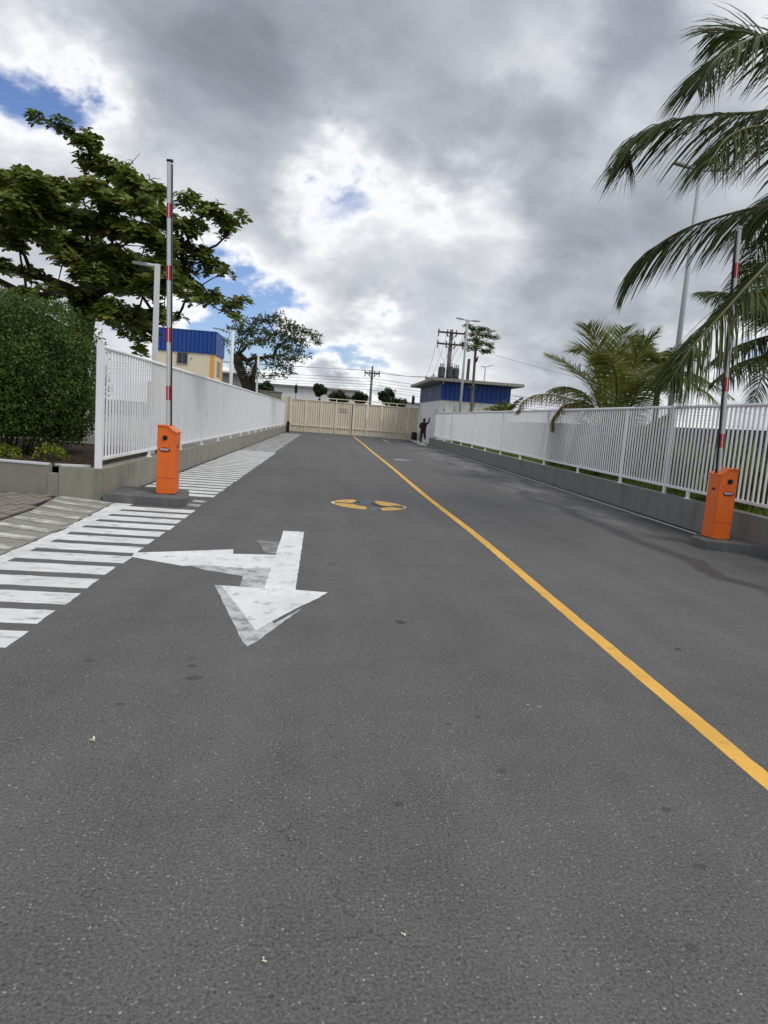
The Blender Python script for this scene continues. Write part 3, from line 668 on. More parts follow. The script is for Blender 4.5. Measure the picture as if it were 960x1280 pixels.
def power_pole(label, x, y, z, arms, r=.16, transformer=False):
    t = thing('power_pole', label, 'power pole', (x, y, 0))
    b = MB(); b.tube([(x,y,0),(x,y,z*.5),(x,y,z)], [r*1.3,r*1.1,r*.8], 10); b.build('mast', 'pole_concrete', t, True)
    for za, l, dx in arms:
        b = MB(); b.box(x-l/2+dx, x+l/2+dx, y-.28, y-.16, za-.07, za+.07); b.build('crossarm', 'wood_dark', t)
        b = MB(); b.tube([(x-.5,y-.22,za-.05),(x,y-.18,za-.5)], .03, 6); b.tube([(x+.5,y-.22,za-.05),(x,y-.18,za-.5)], .03, 6); b.build('brace', 'wood_dark', t)
        for k in range(4):
            xx = x+dx-l/2+.08+(l-.16)*k/3
            b = MB(); b.tube([(xx,y-.22,za+.07),(xx,y-.22,za+.14),(xx,y-.22,za+.2),(xx,y-.22,za+.26)], [.03,.07,.04,.06], 8)
            b.tube([(xx,y-.22,za-.07),(xx,y-.22,za-.2),(xx,y-.22,za-.36)], [.02,.06,.03], 8); b.build('insulator', 'insulator', t)
    if transformer:
        for dx, rr, hh in ((-.62,.3,.75),(.08,.28,.85),(.62,.26,.75)):
            b = MB(); zc_ = 5.45; yy = y-.35
            b.tube([(x+dx,yy,zc_-.05),(x+dx,yy,zc_),(x+dx,yy,zc_+hh),(x+dx,yy,zc_+hh+.08)], [rr*.8,rr,rr,rr*.6], 14)
            for k in range(3): b.tube([(x+dx-.15+.15*k,yy,zc_+hh+.05),(x+dx-.15+.15*k,yy,zc_+hh+.35)], .04, 6)
            b.build('transformer', 'transformer', t)
        b = MB(); b.box(x-1, x+1, y-.5, y+.1, 5.3, 5.4); b.build('platform', 'wood_dark', t)
    return t
power_pole('power pole with two crossarms and transformers rising behind the guardhouse roof', 9.85, 60, 9.45, [(9.15,2.4,0),(8.2,2.3,-.05)], .19, True)
power_pole('power pole with a single crossarm standing beyond the beige gate', 3.92, 70, 6.62, [(5.9,1.55,0)], .12)
power_pole('distant power pole whose crossarm shows over the left edge of the guardhouse roof', 11.2, 78, 6.9, [(6.35,1.9,0)], .13)
b = MB(); b.tube([(11.57,60,0),(11.57,60,3.5),(11.56,60,7.14)], [.17,.15,.13], 10); tag(b.build('bare_post', 'wood_dark', smooth=True), 'bare dark post without crossarm behind the guardhouse roof', 'post')
def wire(label, p, q, sag, r=.013, group='overhead power lines'):
    p, q = Vector(p), Vector(q); b = MB(); n = 14
    b.tube([p.lerp(q, k/n)-Vector((0,0,sag*4*(k/n)*(1-k/n))) for k in range(n+1)], r, 4, cap=False); tag(b.build('power_line', 'wire_black'), label, 'power line', group)
LBL = 'thin black overhead power line strung across the sky above the gate'
for k in range(4):
    xx = 3.92-.7+1.4*k/3
    wire('one of the thin lines running left from the crossarm beyond the gate', (xx,69.8,6.16), (-45+k, 76, 6.3+.15*k), .35, .013, 'upper lines left of the gate pole')
    wire('one of the thin lines from the gate pole crossarm right to the guardhouse roof', (xx,69.8,6.16), (11.2-.8+.53*k, 77.8, 6.6), .25, .013, 'upper lines right of the gate pole')
for k, z in enumerate((4.3,4.55,4.8,5.1,5.4)):
    wire('one of the low cables strung left of the pole, just above the beige gate', (-50,72+k,z+.2), (3.92,69.9,z), .4, .016 if k % 2 else .022, 'low cables left of the gate pole')
    wire('one of the low cables strung right of the pole towards the guardhouse', (3.92,69.9,z), (40,70,z-.4), .5, .016 if k % 2 else .022, 'low cables right of the gate pole')
for k in range(4):
    xx = 9.85-1.1+2.2*k/3
    wire('thin black line from the transformer pole down to the far pole', (xx,59.8,9.4), (11.2-.8+.5*k,77.8,6.6), .6, .013, 'drop lines of the transformer pole')
    wire('thin black service drop under the crossarm of the transformer pole', (xx,59.7,7.85), (9.4+.3*k,59.6,6.6), .05, .012, 'service drops at the transformers')
wire('long black service line running from the transformer pole to the right', (10.9,59.8,8.2), (46,60,4.0), .8, .014)
wire('slack black line passing the right end of the guardhouse roof', (11.57,60,4.9), (46,62,3.4), .7, .014)
for lab, x, y, z in (('small black traffic signal above the left end of the beige gate', -3.55, 72, 3.9), ('small black traffic signal above the right end of the beige gate', 8.45, 72, 3.7)):
    t = thing('traffic_light', lab, 'traffic light', (x, y, 0))
    b = MB(); b.tube([(x,y+.2,0),(x,y+.2,z+.5)], .06, 8); b.build('mast', 'pole_grey', t)
    b = MB(); b.box(x-.14, x+.14, y-.1, y+.12, z-.42, z+.36); b.build('signal_head', 'black_plastic', t, bevel=.02)
    for k in range(3):
        b = MB(); b.tube([(x,y-.1,z-.26+.23*k),(x,y-.24,z-.25+.23*k)], .08, 10); b.build('visor', 'black_plastic', t)
# white painted stones by the guardhouse
for k in range(8):
    p = G(511+k*2.7, 549.2+k*1.2); b = MB(); r = R.uniform(.12,.2)
    bm = bmesh.new(); bmesh.ops.create_icosphere(bm, subdivisions=2, radius=r)
    for v in bm.verts: v.co *= 1+.35*noise.noise(v.co*6+Vector((k*3,0,0))); v.co.z *= .55
    me = bpy.data.meshes.new('kerb_stone'); bm.to_mesh(me); bm.free(); me.materials.append(MATS['stone_white'])
    o = obj('kerb_stone', me); o.location = (p.x, min(p.y, 54), r*.3); tag(o, 'white painted stone in the row at the foot of the guardhouse', 'stone', 'white stones beside the guardhouse')

# ---------------------------------------------------------------- vegetation
def rnd_dir(): 
    while True:
        v = Vector((R.uniform(-1,1), R.uniform(-1,1), R.uniform(-1,1)))
        if .05 < v.length < 1: return v.normalized()
def leaf(b, p, d, nrm, L, wd, seg=2, fold=.12):
    s = d.cross(nrm)
    if s.length < 1e-4: s = d.orthogonal()
    s.normalize(); nrm = s.cross(d)
    if seg == 1: b.add([p, p+d*L*.5+s*wd, p+d*L, p+d*L*.5-s*wd], [(0,1,2,3)])
    else:
        m1 = p+d*L*.62-nrm*L*.05; tip = p+d*L-nrm*L*.16
        b.add([p, m1+s*wd+nrm*fold*wd, tip+s*wd*.45, tip-s*wd*.45, m1-s*wd+nrm*fold*wd, m1-nrm*fold*wd], [(0,1,5),(0,5,4),(5,1,2,3),(5,3,4)])
def rosette(b, p, d, L, n, wd=.36, up=.35):
    a = d.orthogonal().normalized(); c = d.cross(a); o = R.uniform(0, 6.28)
    for k in range(n):
        g = o+6.283*k/n+R.uniform(-.25,.25); q = (a*math.cos(g)+c*math.sin(g)+d*R.uniform(up-.35, up+.45)).normalized(); l = L*R.uniform(.7,1.15)
        leaf(b, p+q*.02, q, (d+q*.1).normalized(), l, l*wd*R.uniform(.8,1.15))
def skeleton(root, pads, roots_chain, r0, m, parent, twist=.1, power=.5):
    """limbs: every pad hangs on the nearest node nearer to the trunk"""
    nodes = [(Vector(p), -1 if i == 0 else i-1) for i, p in enumerate(roots_chain)]; base = len(nodes)-1
    todo = sorted(range(len(pads)), key=lambda i: (pads[i]-nodes[base][0]).length)
    for i in todo:
        p = pads[i]; hub = nodes[base][0]
        j = min(range(base, len(nodes)), key=lambda k: (nodes[k][0]-p).length+.55*(nodes[k][0]-hub).length*(1 if k != base else .6))
        nodes.append((p, j))
    w_ = [0.0]*len(nodes)
    for k in range(len(nodes)-1, -1, -1):
        w_[k] += 1
        if nodes[k][1] >= 0: w_[nodes[k][1]] += w_[k]
    tot = w_[0]; b = MB()
    rr = [max(r0*(x/tot)**power, .012) for x in w_]
    if base: b.tube([n_[0] for n_ in nodes[:base+1]], [r0*1.35]+[r0]*(base-1)+[r0*.9], 12)
    for k in range(base+1, len(nodes)):
        p, j = nodes[k]; q = nodes[j][0]; L = (p-q).length; pts = [q]
        for s_ in (.3,.6,.85): pts.append(q.lerp(p, s_)+rnd_dir()*L*twist*.5+Vector((0,0,L*.05*math.sin(s_*3.14))))
        pts.append(p); rs = [min(rr[j]*.85, rr[k]*1.6), rr[k]*1.25, rr[k]*1.05, rr[k]*.9, rr[k]*.75]
        b.tube(pts, rs, 7)
    return b.build('trunk', m, parent, True)

# broad leafy tree behind the hedge
PADS = [(150,85,30,18),(228,120,32,32),(330,172,45,36),(340,255,50,42),(430,280,60,42),(480,320,50,38),(560,365,70,32),(700,395,55,30),(790,440,60,34),(850,480,32,32),(908,455,18,16),(845,530,18,15),
 (90,300,45,26),(20,330,50,36),(140,350,70,42),(240,360,60,38),(340,350,60,38),(430,400,70,42),(540,420,60,38),(620,470,60,42),(690,500,50,36),(742,490,28,22),
 (60,420,80,50),(180,430,80,50),(300,470,80,46),(420,490,80,46),(520,520,70,42),(600,560,60,42),(680,575,50,40),(760,600,50,36),(800,645,48,28),(842,668,24,16),
 (30,500,60,42),(130,510,70,36),(240,555,80,42),(340,580,70,42),(430,610,70,42),(520,640,60,38),(600,650,60,38),(690,655,50,36),
 (15,640,36,26),(250,610,50,30),(120,670,50,18),(60,560,45,22),
 (350,680,80,46),(450,700,70,46),(550,720,60,42),(640,710,60,42),(720,740,50,36),(790,760,50,30),(860,790,42,26),(905,770,28,22),(880,840,22,22),
 (330,770,60,46),(420,810,60,46),(500,840,50,46),(540,890,45,42),(522,955,18,16),(470,890,28,26),(600,830,45,34),(665,830,26,16),(100,745,45,16),(200,730,30,14)]
TY = 17.3
tr = thing('broadleaf_tree', 'broad tree with big glossy leaves in tiers, behind the hedge on the left', 'tree', (-6.1, TY, .44))
pads = []; spec = []
for k, (zu, zv, ru, rv) in enumerate(PADS):
    edge = (zu > 640 or zv < 300 or zv > 860)
    for c in range(1 if edge else 2):
        Y = TY+(R.uniform(-.15,.15) if zv < 300 else R.uniform(-.5,.9) if edge else (R.uniform(-2.4,-.2) if c == 0 else R.uniform(.4,3.0)))
        p = at(zu/3, 120+zv/3, Y); s_ = Y/F_PX/3
        pads.append(p); spec.append((p, ru*s_, rv*s_))
for k in range(26):        # the crown carries on to the left, out of the picture
    a = R.uniform(0, 6.28); p = Vector((-8.6+2.6*math.cos(a)*R.random()**.5, TY+2.8*math.sin(a)*R.random()**.5, R.uniform(3.6,6.1)))
    if at(0, 300, p.y).x-.8 < p.x: p.x = at(0,300,p.y).x-1.0-R.random()
    pads.append(p); spec.append((p, .75, .45))
skeleton(tr, pads, [(-6.35,TY+.2,.4),(-6.2,TY+.1,1.6),(-6.0,TY,2.7),(-5.85,TY,3.7)], .30, 'bark_dark', tr, .12, .66)
b = MB()
for p, rx, rz in spec:
    n = max(6, int(rx*rz*390))
    for k in range(n):
        d = rnd_dir()*R.random()**.4; q = p+Vector((d.x*rx, d.y*max(rx*.9,.3), d.z*rz)); dd_ = (Vector((d.x*.6, d.y*.6, .75+.2*d.z))).normalized()
        rosette(b, q, dd_, R.uniform(.13,.2), R.randint(6,9), .34)
b.build('crown', 'leaf_almond', tr)
b = MB()
for (u0, v0, u1, v1) in ((470,280,525,215),(500,255,470,240),(545,320,605,312),(560,312,548,295)):
    p, q = at(u0/3,120+v0/3,TY), at(u1/3,120+v1/3,TY-.3); b.tube([p, p.lerp(q,.5)+Vector((.03,0,.05)), q], [.012,.008,.004], 5)
b.build('bare_twig', 'twig', tr)

# clipped round hedge
hd = thing('hedge', 'big dense round clipped hedge in the planter on the left', 'hedge', (-5.75, 13, .44))
HC, HR = Vector((-5.8,13.0,1.74)), Vector((1.62,1.6,1.44))
def hsurf(d):
    k = 1+.09*noise.noise(d*2.2+Vector((4,1,7)))+.10*noise.noise(d*5.5)+.05*noise.noise(d*12)
    e = 3.0; s_ = (abs(d.x)**e+abs(d.y)**e+abs(d.z)**e)**(-1/e)
    s_ = .55*s_+.45
    return Vector((d.x*HR.x, d.y*HR.y, d.z*HR.z))*k*s_
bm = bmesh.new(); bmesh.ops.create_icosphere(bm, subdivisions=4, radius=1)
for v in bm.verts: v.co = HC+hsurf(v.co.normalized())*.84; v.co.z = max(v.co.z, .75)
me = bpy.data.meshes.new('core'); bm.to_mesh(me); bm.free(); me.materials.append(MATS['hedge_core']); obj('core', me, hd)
b = MB()
for k in range(62000):
    d = rnd_dir()
    if d.y > .55 and R.random() < .7: continue
    rr_ = R.choice((1,1,.97,.94,.9))*R.uniform(.95,1.045)
    p = HC+hsurf(d)*rr_
    if p.z < .56+.22*R.random(): continue
    q = (d*.6+rnd_dir()*.9+Vector((0,0,.15))).normalized(); L = R.uniform(.035,.07)
    leaf(b, p, q, (d+rnd_dir()*.6).normalized(), L, L*.27, 1)
b.build('foliage', 'leaf_hedge', hd)
b = MB()
for k in range(70):
    a = R.uniform(0,6.28); r = R.uniform(.1,1.15); p = HC+Vector((math.cos(a)*r, math.sin(a)*r, 0)); p.z = .44
    q = p+Vector((math.cos(a)*R.uniform(0,.5), math.sin(a)*R.uniform(0,.5), R.uniform(.5,.8))); b.tube([p, p.lerp(q,.5)+rnd_dir()*.08, q], [.012,.009,.006], 5)
b.build('stem', 'twig', hd)
b = MB()
for k in range(900):
    x, y = R.uniform(-6.3,-3.6), R.uniform(11.0,12.6); d = rnd_dir(); d.z *= .2; leaf(b, Vector((x,y,.45+R.random()*.02)), d.normalized(), Vector((0,0,1)), R.uniform(.03,.07), .014, 1)
o = b.build('leaf_litter', 'leaf_litter'); o['kind'] = 'stuff'; o['label'] = 'brown fallen leaves on the soil under the hedge'; o['category'] = 'leaves'
for lab, u, v, s_ in (('small lime green shrub in the planter at the foot of the hedge', 62, 563, .26), ('small lime green shrub at the far left foot of the hedge', 8, 566, .22)):
    p = at(u, v, 11.7); p.z = .44; t = thing('small_shrub', lab, 'shrub', p); b = MB(); c = MB()
    for k in range(26):
        d = rnd_dir(); d.z = abs(d.z); q = p+Vector((d.x*s_, d.y*s_, d.z*s_*.85)); c.tube([p, q], [.005,.003], 4)
        for j in range(9): leaf(b, q+rnd_dir()*.05, rnd_dir(), rnd_dir(), R.uniform(.05,.08), .018, 1)
    b.build('foliage', 'leaf_lime', t); c.build('stem', 'twig', t)

# leaning fine leaved tree further back on the left
ft = thing('leaning_tree', 'dark leaning tree with sparse fine leaves above the left railing', 'tree', (-4.7, 41, .44))
FP = [(250,180,70,40),(340,130,60,34),(430,110,60,34),(505,105,60,36),(580,150,60,36),(650,180,60,36),(720,210,60,36),(790,240,45,30),(805,290,18,12),(300,230,70,34),(400,210,70,34),(500,220,70,36),(600,250,70,36),(680,280,60,36),
      (255,290,60,34),(360,285,60,30),(450,270,60,30),(540,310,60,36),(640,345,60,36),(722,385,38,20),(560,390,60,34),(480,400,50,30),(610,420,40,20),(500,460,60,30),(430,540,40,20),(540,530,50,20),(605,505,22,12),(380,400,45,24),(290,430,40,26),(330,500,40,34),
      (165,180,22,16),(150,290,18,24),(190,370,18,24),(240,480,20,30),(660,400,40,20),(580,460,30,16)]
pads, spec = [], []
for (zu, zv, ru, rv) in FP:
    Y = 41+R.uniform(-1.6,1.6); p = at(260+zu/6, 380+zv/6, Y); s_ = Y/F_PX/6; pads.append(p); spec.append((p, ru*s_, rv*s_))
q = lambda u, v, Y=41: at(260+u/6, 380+v/6, Y)
tb = q(300,640); skeleton(ft, pads, [(tb.x+.05,41,.4), tuple(q(290,620)), tuple(q(255,520)), tuple(q(225,440)), tuple(q(222,375))], .27, 'bark_dark', ft, .12, .78)
b = MB(); b.tube([(tb.x+.5,41.3,.4), q(330,560,41.3), q(350,480,41.3), q(370,430,41.3)], [.24,.18,.13,.1], 8); b.build('trunk', 'bark_dark', ft, True)
b = MB()
for p, rx, rz in spec:
    for k in range(max(8, int(rx*rz*240))):
        d = rnd_dir()*R.random()**.45; c = p+Vector((d.x*rx, d.y*rx, d.z*rz)); dr = (Vector((d.x,d.y,R.uniform(-.5,.25)))).normalized() if d.length > 0 else rnd_dir()
        for j in range(7):
            leaf(b, c+dr*.05*j+rnd_dir()*.05, (dr*.4+rnd_dir()).normalized(), rnd_dir(), R.uniform(.12,.21), .04, 1)
b.build('crown', 'leaf_fine', ft)

# papaya-like tree by the guardhouse
pt = thing('slender_tree', 'thin straight tree with tufts of leaves in front of the guardhouse', 'tree', (8.08, 40, .4))
b = MB(); b.tube([(8.1,40,.4),(8.1,40,2.3),(8.06,40,4.2),(8.03,40,5.8),(8.0,40,6.75)], [.1,.09,.08,.075,.05], 10)
tufts = []
for zu, zv, n in ((505,130,9),(530,150,10),(575,150,12),(605,150,9),(560,175,12),(600,185,12),(640,195,9),(672,203,8),(520,185,8),(490,250,9),(510,270,8),(475,235,5),(545,215,10),(565,235,10),(555,260,9),(620,240,7),(640,258,8),(600,285,12),(625,285,9),(640,165,6),(500,215,5)):
    p = at(480+zu/4.8, 380+zv/4.8, 40+R.uniform(-.9,.9)); tufts.append((p, n))
    hub = Vector((8.03,40,5.9+.25*(p.z-5.9))); b.tube([hub, hub.lerp(p,.5)+Vector((0,0,.1)), p], [.025,.018,.01], 5)
b.build('trunk', 'bark_grey', pt, True)
b = MB()
for p, n in tufts:
    for k in range(n*2): rosette(b, p+Vector((R.gauss(0,.11),R.gauss(0,.14),R.gauss(0,.055))), (Vector((0,0,1))+rnd_dir()*.5).normalized(), R.uniform(.11,.19), 6, .26, .1)
for k in range(10): rosette(b, Vector((8.05+R.gauss(0,.08),40+R.gauss(0,.08),5.75+R.uniform(0,.7))), Vector((0,0,1)), .16, 6, .26, .2)
for k in range(4): rosette(b, Vector((7.95+R.gauss(0,.12),39.9,R.uniform(3.6,3.95))), Vector((0,0,1)), .16, 5, .26, .2)
b.build('crown', 'leaf_papaya', pt)
b = MB(); b.tube([(8.1,39.9,5.1),(8.12,39.86,5.18),(8.13,39.84,5.3),(8.17,39.82,5.4),(8.13,39.83,5.43)], [.02,.05,.055,.03,.01], 8); b.build('dark_shape', 'bark_dark', pt, smooth=True)  # small dark shape of unknown kind on the trunk

# far trees across the street
def far_tree(label, u, v, Y, w_, h_):
    c = at(u, v, Y); t = thing('street_tree', label, 'tree', (c.x, Y, 0), 'trees across the street'); sk = []
    for k in range(14):
        d = rnd_dir()*R.random()**.35; sk.append(c+Vector((d.x*w_*.75, d.y*w_*.75, d.z*h_*.7)))
    skeleton(t, sk, [(c.x,Y,0),(c.x,Y,c.z*.5),(c.x,Y,c.z-h_*.5)], .14, 'bark_dark', t)
    b = MB()
    for p in sk:
        for k in range(60): rosette(b, p+rnd_dir()*R.random()*w_*.42, (rnd_dir()+Vector((0,0,.7))).normalized(), R.uniform(.16,.28), 5, .3)
    b.build('crown', 'leaf_far', t)
far_tree('dark rounded tree showing above the beige gate near its left end', 400, 488, 82, .85, .75)
far_tree('low wide tree top just above the middle of the beige gate', 425, 498, 88, 1.6, .6)
far_tree('low tree top above the gate, left of the power pole', 449, 498, 86, 1.1, .6)
far_tree('bushy tree showing above the gate, right of the power pole', 484, 496, 80, 1.1, .9)
far_tree('low spreading tree top above the right gate leaf', 499, 504, 84, 1.1, .7)
far_tree('small pale tree over the far end of the left railing', 331, 487, 66, 1.0, .7)

# ---------------------------------------------------------------- palms
def catmull(P, n):
    P = [P[0]+(P[0]-P[1])]+P+[P[-1]+(P[-1]-P[-2])]; out = []
    for i in range(1, len(P)-2):
        for k in range(n):
            t = k/n; a, b_, c, d = P[i-1], P[i], P[i+1], P[i+2]
            out.append(.5*((2*b_)+(c-a)*t+(2*a-5*b_+4*c-d)*t*t+(3*b_-a-3*c+d)*t**3))
    out.append(P[-2]); return out
def frond(parent, P, L, m, n=64, droop=.9, wd=.019, start=.16, spread=.75, wind=(0,0,0), r0=.028):
    P = [Vector(p) for p in P]; C = catmull(P, 12); N = len(C)-1
    b = MB(); b.tube(C, [r0*(1-.85*i/N)+.003 for i in range(N+1)], 6, 'rachis')
    n = int(n*1.45)
    for s_ in (-1, 1):
        for k in range(n):
            t = start+(1-start)*(k+R.uniform(-.3,.3))/n; t = min(max(t, start), .995); i = min(int(t*N), N-1); p = C[i].lerp(C[i+1], t*N-i); T = (C[i+1]-C[i]).normalized()
            side = T.cross(Vector((0,0,1)))
            if side.length < .15: side = T.cross(Vector((.3,.9,.1)))
            side.normalize(); upv = side.cross(T)
            pr = math.sin(math.pi*min(1, (t-start)/(1-start)*.86+.14))**.55
            l = L*pr*R.uniform(.85,1.1); d = (side*s_*spread*R.uniform(.7,1.1)+T*(.34+.3*t)+upv*R.uniform(.0,.25)-Vector((0,0,.55*droop))*(1-.55*t)).normalized()
            w0 = wd*R.uniform(.8,1.2); pts = [p]; q = p; segs = 4
            for j in range(segs):
                q = q+d*l/segs; pts.append(q); d = (d+Vector((0,0,-1))*droop*R.uniform(.25,.42)+Vector(wind)*.12).normalized()
            tw = (T*R.uniform(.6,1)+upv*R.uniform(-.5,.5)).normalized(); vs = []; fs = []
            for j, pp in enumerate(pts):
                ww = w0*(.55, 1, .85, .55, .06)[j]; vs += [pp+tw*ww, pp-tw*ww]
            for j in range(segs): fs.append((2*j, 2*j+1, 2*j+3, 2*j+2))
            b.add(vs, fs, m)
    return b.build('frond', None, parent)
def palm_trunk(t, pts, rs):
    b = MB(); C = catmull([Vector(p) for p in pts], 14); n = len(C)
    b.tube(C, [rs[0]+(rs[1]-rs[0])*i/n+.012*(i % 2) for i in range(n)], 12); b.build('trunk', 'bark_palm', t, True)
def radial(t, c, num, L, el0, el1, LL, m, az0=0, az1=360, sag=.5, **k):
    for i in range(num):
        az = rad(az0+(az1-az0)*(i+R.uniform(-.3,.3))/num); el = rad(R.uniform(el0, el1)); h = Vector((math.cos(az), math.sin(az), 0)); l = L*R.uniform(.8,1.1)
        P = [c]; 
        for s_ in (.33,.67,1.0): P.append(c+h*l*s_*math.cos(el)+Vector((0,0,l*(s_*math.sin(el)-sag*s_*s_*math.cos(el)))))
        frond(t, P, LL, m, **k)
C0 = Vector((8.0, 10.2, 4.9))
bp = thing('coconut_palm', 'tall coconut palm whose dark fronds hang in from the right edge', 'palm', (8.5, 10.6, .46))
palm_trunk(bp, [(8.6,10.8,.3),(8.45,10.6,1.8),(8.2,10.35,3.4),(8.0,10.2,4.85)], (.2,.13))
Wd = (-.2,0,0)
def fr(pts, **k): frond(bp, [C0]+[at(u, v, Y) for u, v, Y in pts], 1.22, 'leaf_palm', wind=Wd, spread=.55, wd=.017, **k)
fr([(1010,55,9.7),(945,48,9.4),(898,72,9.2),(872,112,9.1)], n=80, droop=.75)
fr([(1020,85,10.6),(965,52,11),(925,40,11.3),(885,42,11.6)], n=60, droop=.55)
fr([(1010,150,10.3),(930,142,10.4),(845,150,10.5),(795,172,10.6),(782,205,10.7)], n=90, droop=.85)
fr([(1010,175,9.8),(960,158,9.3),(915,168,9.0),(885,205,8.8)], n=70, droop=.95)
fr([(1010,250,10.6),(950,258,10.9),(860,285,11.2),(805,322,11.4),(778,368,11.5)], n=90, droop=.95)
fr([(1010,285,9.4),(955,335,8.9),(905,390,8.6),(862,438,8.4),(838,478,8.3)], n=90, droop=.95)
fr([(1020,230,11.0),(980,240,11.8),(955,262,12.4),(930,300,13)], n=60, droop=.9)
for az in (-70,-40,-10,15,40,70,100): 
    h = Vector((math.cos(rad(az)), math.sin(rad(az)), 0)); e = R.uniform(.3,1.3)
    frond(bp, [C0, C0+h*1.1+Vector((0,0,.5*e)), C0+h*2.3+Vector((0,0,.55*e-.2)), C0+h*3.4+Vector((0,0,.1*e-1.0))], .9, 'leaf_palm', n=60)

p2 = thing('young_palm', 'bushy young palm with fronds fanning up behind the right railing', 'palm', (7.75, 18.6, .46))
c2 = at(765, 560, 18.6); c2.z = .7
def f2_(m, pts, L=.75, **k): frond(p2, [c2]+[at(u, v, Y) for u, v, Y in pts], L, m, **k)
YP = 'leaf_palm_young'
f2_(YP, [(757,490,18.4),(748,440,18.2),(734,407,18.0)], L=.95, droop=.12, spread=.55, n=64)
f2_(YP, [(765,480,18.8),(772,440,18.9),(780,410,19.2)], L=.95, droop=.12, spread=.6, n=64)
f2_(YP, [(745,495,18.9),(718,462,19.5),(686,444,20.2)], L=.9, droop=.2, spread=.6, n=60)
f2_(YP, [(750,480,19),(735,440,19.4),(716,440,19.8)], droop=.25, spread=.6, n=50)
f2_(YP, [(785,480,18.4),(800,440,18.2),(822,415,18)], L=.9, droop=.22, spread=.6, n=60)
f2_(YP, [(790,490,19),(815,460,19.2),(850,455,19.6)], droop=.3, spread=.6, n=60)
f2_(YP, [(770,500,17.6),(768,460,17.0),(752,440,16.6)], droop=.6, spread=.6, n=60)
f2_(YP, [(790,505,17.6),(806,478,17.0),(830,480,16.7)], droop=.7, spread=.6, n=60)
f2_(YP, [(740,505,18.9),(715,485,19.5),(690,487,20.2)], droop=.7, spread=.6, n=60)
f2_('leaf_palm_dry', [(742,512,19.0),(712,499,20),(683,493,21),(660,498,22),(645,518,22.6)], L=.62, droop=.9, spread=.4, n=60)
f2_('leaf_palm_dry', [(738,515,18.8),(712,505,19.2),(695,518,19.4),(690,540,19.4)], L=.5, droop=1.0, spread=.4, n=44)
radial(p2, c2, 7, 2.4, 25, 65, .7, YP, -60, 160, .4, n=44, droop=.6)
p3 = thing('young_palm', 'second young palm whose crown shows at the foot of the tall lamp post', 'palm', (11.2, 23.5, .46))
c3 = at(824, 468, 23.5); palm_trunk(p3, [(c3.x+.1,23.5,.3),(c3.x+.05,23.5,1.2),tuple(c3)], (.13,.09))
radial(p3, c3, 18, 2.3, -5, 70, .7, YP, 0, 360, .45, n=44, droop=.6)
p4 = thing('coconut_palm', 'shorter dark palm at the right edge with fronds hanging over the railing', 'palm', (10.3, 15.5, .46))
c4 = at(985, 415, 15.2); palm_trunk(p4, [(c4.x+.3,15.4,.3),(c4.x+.15,15.3,1.5),tuple(c4)], (.2,.15))
def f4(pts, m='leaf_palm', **k): frond(p4, [c4]+[at(u, v, Y) for u, v, Y in pts], .9, m, **k)
f4([(960,420,15),(925,432,14.8),(890,455,14.6)], droop=.9, n=70)
f4([(965,440,14.6),(930,452,14.2),(895,478,13.9)], droop=1.0, n=70)
f4([(970,395,14.8),(950,365,14.4),(935,385,14)], m='leaf_palm_young', droop=.9, n=60)
f4([(970,385,15.6),(962,345,15.8),(945,330,16)], droop=.7, n=50)
radial(p4, c4, 12, 2.8, -10, 60, .8, 'leaf_palm', -150, 150, .55, n=50, droop=.8)
p5 = thing('young_palm', 'low young palm glimpsed between the two lamp posts left of the dry frond', 'palm', (8.5, 27, .46))
c5 = at(632, 520, 36); p5.location = (c5.x, 36, .46); palm_trunk(p5, [(c5.x,36,.3),(c5.x,36,.9),tuple(c5)], (.1,.08))
for u, v in ((622,503),(630,501),(641,506),(614,508)): frond(p5, [c5, at((u+632)/2, 509, 36), at(u, v, 36)], .45, 'leaf_palm_young', n=36, droop=.5)
radial(p5, c5, 6, 1.5, 30, 60, .4, 'leaf_palm_young', n=30, droop=.6)
# lime green strappy plants behind the right railing
labs = ['lime green strappy plant behind the railing, just left of the right barrier', 'lime green strappy plant behind the railing, right of the right barrier', 'tall yellow green strappy plant behind the railing near the palms', 'broad leaved green plant at the right edge behind the railing']
for lab, u, Y, h_, n in ((labs[0], 874, 12.0, 1.25, 44), (labs[1], 918, 11.2, .95, 44), (labs[2], 842, 13.6, 1.2, 40), (labs[3], 948, 11.0, .85, 34)):
    p = at(u, 600, Y); p.x = max(p.x, RX(Y)+.85); p.z = .46; t = thing('strappy_plant', lab, 'plant', p); b = MB()
    for k in range(n*2):
        a = R.uniform(0,6.28); d = Vector((math.cos(a)*R.uniform(.1,.5), math.sin(a)*R.uniform(.1,.5), 1)).normalized(); q = p+Vector((R.gauss(0,.1),R.gauss(0,.1),0)); l = h_*R.uniform(.6,1.1); s_ = d.cross(Vector((0,0,1))).normalized(); vs = [q-s_*.015, q+s_*.015]; fs = []
        for j in range(1,6):
            q = q+d*l/5; d = (d+Vector((0,0,-.16))*R.uniform(.3,1.3)).normalized(); ww = (.045,.06,.052,.034,.003)[j-1]; vs += [q-s_*ww, q+s_*ww]; fs.append((2*j-2,2*j-1,2*j+1,2*j))
        b.add(vs, fs)
    b.build('foliage', 'leaf_lime' if 'lime' in lab or 'yellow' in lab else 'leaf_grass', t)
